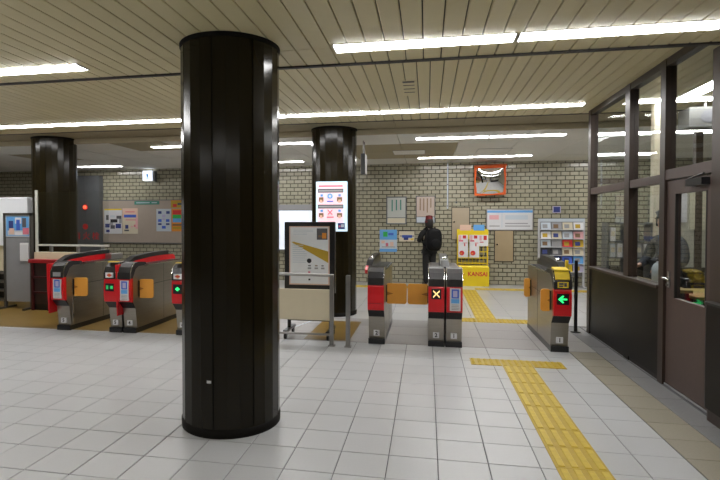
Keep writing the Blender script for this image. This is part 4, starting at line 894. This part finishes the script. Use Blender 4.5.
v = thing('backpack', 'black backpack worn by the person in the red hat', 'backpack', (0.055, 11.85, 0.86), R(24))
BP = mat('backpack_black', (0.006, 0.006, 0.007), 0.7, var=0.2, spec=0.2)
b = MB(); b.ball((0, -0.235, 0.19), 0.175, 0.105, 0.25, 20, 14)
for i, p in enumerate(b.v):
    x, y, z = p; f = lambda a, c: c * math.copysign(abs(a / c) ** 0.6, a) if a else 0
    b.v[i] = (f(x, 0.175), -0.235 + f(y + 0.235, 0.105), 0.19 + f(z - 0.19, 0.25))
bk = b.build('bag', BP, v)
b = MB(); b.ball((0, -0.335, 0.10), 0.12, 0.035, 0.11, 16, 10); b.build('front_pocket', BP, bk)
for s_ in (-1, 1):
    b = MB(); pts = [(0.09 * s_, -0.15, 0.40), (0.10 * s_, -0.05, 0.455), (0.105 * s_, 0.06, 0.42), (0.11 * s_, 0.115, 0.30), (0.12 * s_, 0.10, 0.15), (0.15 * s_, -0.06, 0.06), (0.13 * s_, -0.16, 0.04)]
    for a, c in zip(pts, pts[1:]): b.tube(a, c, 0.018, 8)
    b.build('strap', BP, v)
MB().tube((-0.03, -0.17, 0.44), (0.03, -0.17, 0.44), 0.01).build('grab_loop', BP, v)

# staff in the office
UNI = mat('uniform_navy', (0.018, 0.024, 0.036), 0.7, var=0.2)
figure('person in a dark uniform and cap standing inside the office behind the glass', (2.62, 6.32, 0), R(112), 1.56, UNI, UNI, False, mat('cap_navy', (0.012, 0.014, 0.022), 0.6),
       {-1: ((-0.26, 0.02, 1.06), (-0.17, 0.22, 1.0), (0.1, 0.9, -0.2), (1, 0, 0.2)), 1: ((0.26, 0.02, 1.06), (0.17, 0.22, 1.0), (-0.1, 0.9, -0.2), (-1, 0, 0.2))}, 0.10, True)
# office furniture
WOODY = mat('desk_top', (0.34, 0.25, 0.08), 0.4)
v = thing('office_desk', 'office desk with yellowish top seen through the door glass', 'desk', (3.05, 5.75, 0))
MB().bevbox(-0.55, 0.5, -0.35, 0.35, 0.72, 0.75, 0.004).build('top', WOODY, v)
for x in (-0.5, 0.45):
    for y in (-0.3, 0.3): MB().box(x - 0.02, x + 0.02, y - 0.02, y + 0.02, 0, 0.72).build('leg', GREYSTEEL, v)
dd = MB().box(0.05, 0.43, -0.3, 0.3, 0.15, 0.72).build('drawer_unit', GREYSTEEL, v)
for z in (0.18, 0.37, 0.55): MB().box(0.06, 0.42, -0.312, -0.3, z, z + 0.15).build('drawer', P('grey'), dd)
v = thing('monitor', 'black computer monitor on the office desk', 'monitor', (2.86, 5.62, 0.75), R(200))
MB().box(-0.19, 0.19, -0.015, 0.02, 0.07, 0.33).build('screen', BLACK, v); MB().box(-0.02, 0.02, 0, 0.03, 0.01, 0.1).build('neck', BLACK, v); MB().box(-0.1, 0.1, -0.07, 0.08, 0, 0.012).build('foot', BLACK, v)
for k, (x, c, lb) in enumerate(((3.16, 'orange', 'orange folder standing on the office desk'), (3.22, 'white', 'white folder standing on the office desk'), (3.28, 'dgrey', 'dark grey folder standing on the office desk'))):
    q = thing('folder', lb, 'folder', (x, 5.66, 0.75)); MB().box(-0.025, 0.025, -0.12, 0.12, 0, 0.29).build('cover', P(c), q); MB().box(-0.02, 0.02, -0.122, -0.12, 0.05, 0.12).build('spine_label', P('cream'), q)
v = thing('office_counter', 'narrow counter inside the office along the glass', 'counter', (2.30, 6.2, 0))
MB().bevbox(-0.12, 0.10, -0.95, 0.65, 0.80, 0.83, 0.003).build('top', WOODY, v)
for y in (-0.9, -0.1, 0.6): MB().box(-0.1, 0.08, y - 0.02, y + 0.02, 0, 0.80).build('support', BLACK, v)
v = thing('bottle', 'grey plastic bottle on the counter behind the office glass', 'bottle', (2.30, 5.72, 0.83))
MB().lathe([(0.0, 0), (0.06, 0.002), (0.062, 0.16), (0.045, 0.20), (0.02, 0.22), (0.02, 0.235), (0.0, 0.236)], 20).build('body', P('pale'), v); MB().lathe([(0.024, 0.232), (0.024, 0.258), (0, 0.26)], 16).build('cap', BLACK, v)
v = thing('wall_notice', 'large pale notice on the office wall seen through the door', 'notice', (3.55, 7.235, 1.36))
MB().box(-0.30, 0.25, -0.012, 0.003, 0, 0.50).build('sheet', mat('notice_yellowish', (0.55, 0.53, 0.40), 0.6), v)
prints(v, 'print', lines_h(0.08, 0.9, 0.08, 0.9, 8, 'cream', 0.4, 3), -0.30, 0, 0.55, 0.5, -0.012)
v = thing('wall_notice', 'narrow white paper beside the large office notice', 'notice', (3.17, 7.235, 1.45))
MB().box(-0.05, 0.05, -0.012, 0.003, 0, 0.42).build('sheet', PAPER, v)
v = thing('air_conditioner', 'boxy white unit with a round fan under the office ceiling', 'air conditioner', (3.30, 7.05, 2.60))
MB().bevbox(-0.2, 0.2, -0.12, 0.17, 0, 0.24, 0.01).build('case', mat('unit_grey', (0.10, 0.10, 0.095), 0.6), v)
MB().tube((0.0, -0.125, 0.12), (0.0, -0.119, 0.12), 0.075, 20).build('fan_grille', P('dgrey'), v)
MB().tube((0.0, -0.05, 0.24), (0.0, -0.05, 0.31), 0.02).build('hanger', GREYSTEEL, v)
v = thing('office_column', 'white column inside the office behind the second pane', 'column', (2.77, 6.98, 0))
MB().box(-0.05, 0.05, -0.05, 0.05, 0, ZR).build('shaft', P('cream'), v); MB().box(-0.06, 0.06, -0.06, 0.06, 0, 0.06).build('base', P('grey'), v)
v = thing('office_screen', 'dark shelf unit with grid front behind the first office pane', 'shelf', (2.42, 7.0, 0))
for x in (-0.22, 0.0, 0.27): MB().box(x - 0.012, x + 0.012, -0.1, 0.1, 0, 1.45).build('upright', DG, v)
for z in (0.3, 0.7, 1.0, 1.2, 1.42): MB().box(-0.22, 0.27, -0.1, 0.1, z, z + 0.02).build('shelf', DG, v)
for k, (x, z, c) in enumerate(((-0.16, 1.02, 'pale'), (-0.08, 1.02, 'white'), (0.06, 1.02, 'pale'), (0.14, 1.02, 'grey'), (0.22, 1.02, 'white'), (-0.16, 1.22, 'white'), (0.1, 1.22, 'grey'))):
    q = thing('binder', '%s binder, %s on the %s shelf behind the first office pane' % ({'pale': 'pale blue', 'white': 'white', 'grey': 'grey'}[c], ['leftmost', 'second', 'third', 'fourth', 'rightmost', 'leftmost', 'rightmost'][k], 'upper' if z > 1.1 else 'middle'), 'binder', (2.42 + x, 7.0, z), 0, 'binders in the office')
    MB().box(-0.03, 0.03, -0.09, 0.09, 0, 0.165).build('cover', P(c), q); MB().box(-0.02, 0.02, -0.092, -0.09, 0.06, 0.12).build('spine_label', P('cream'), q)
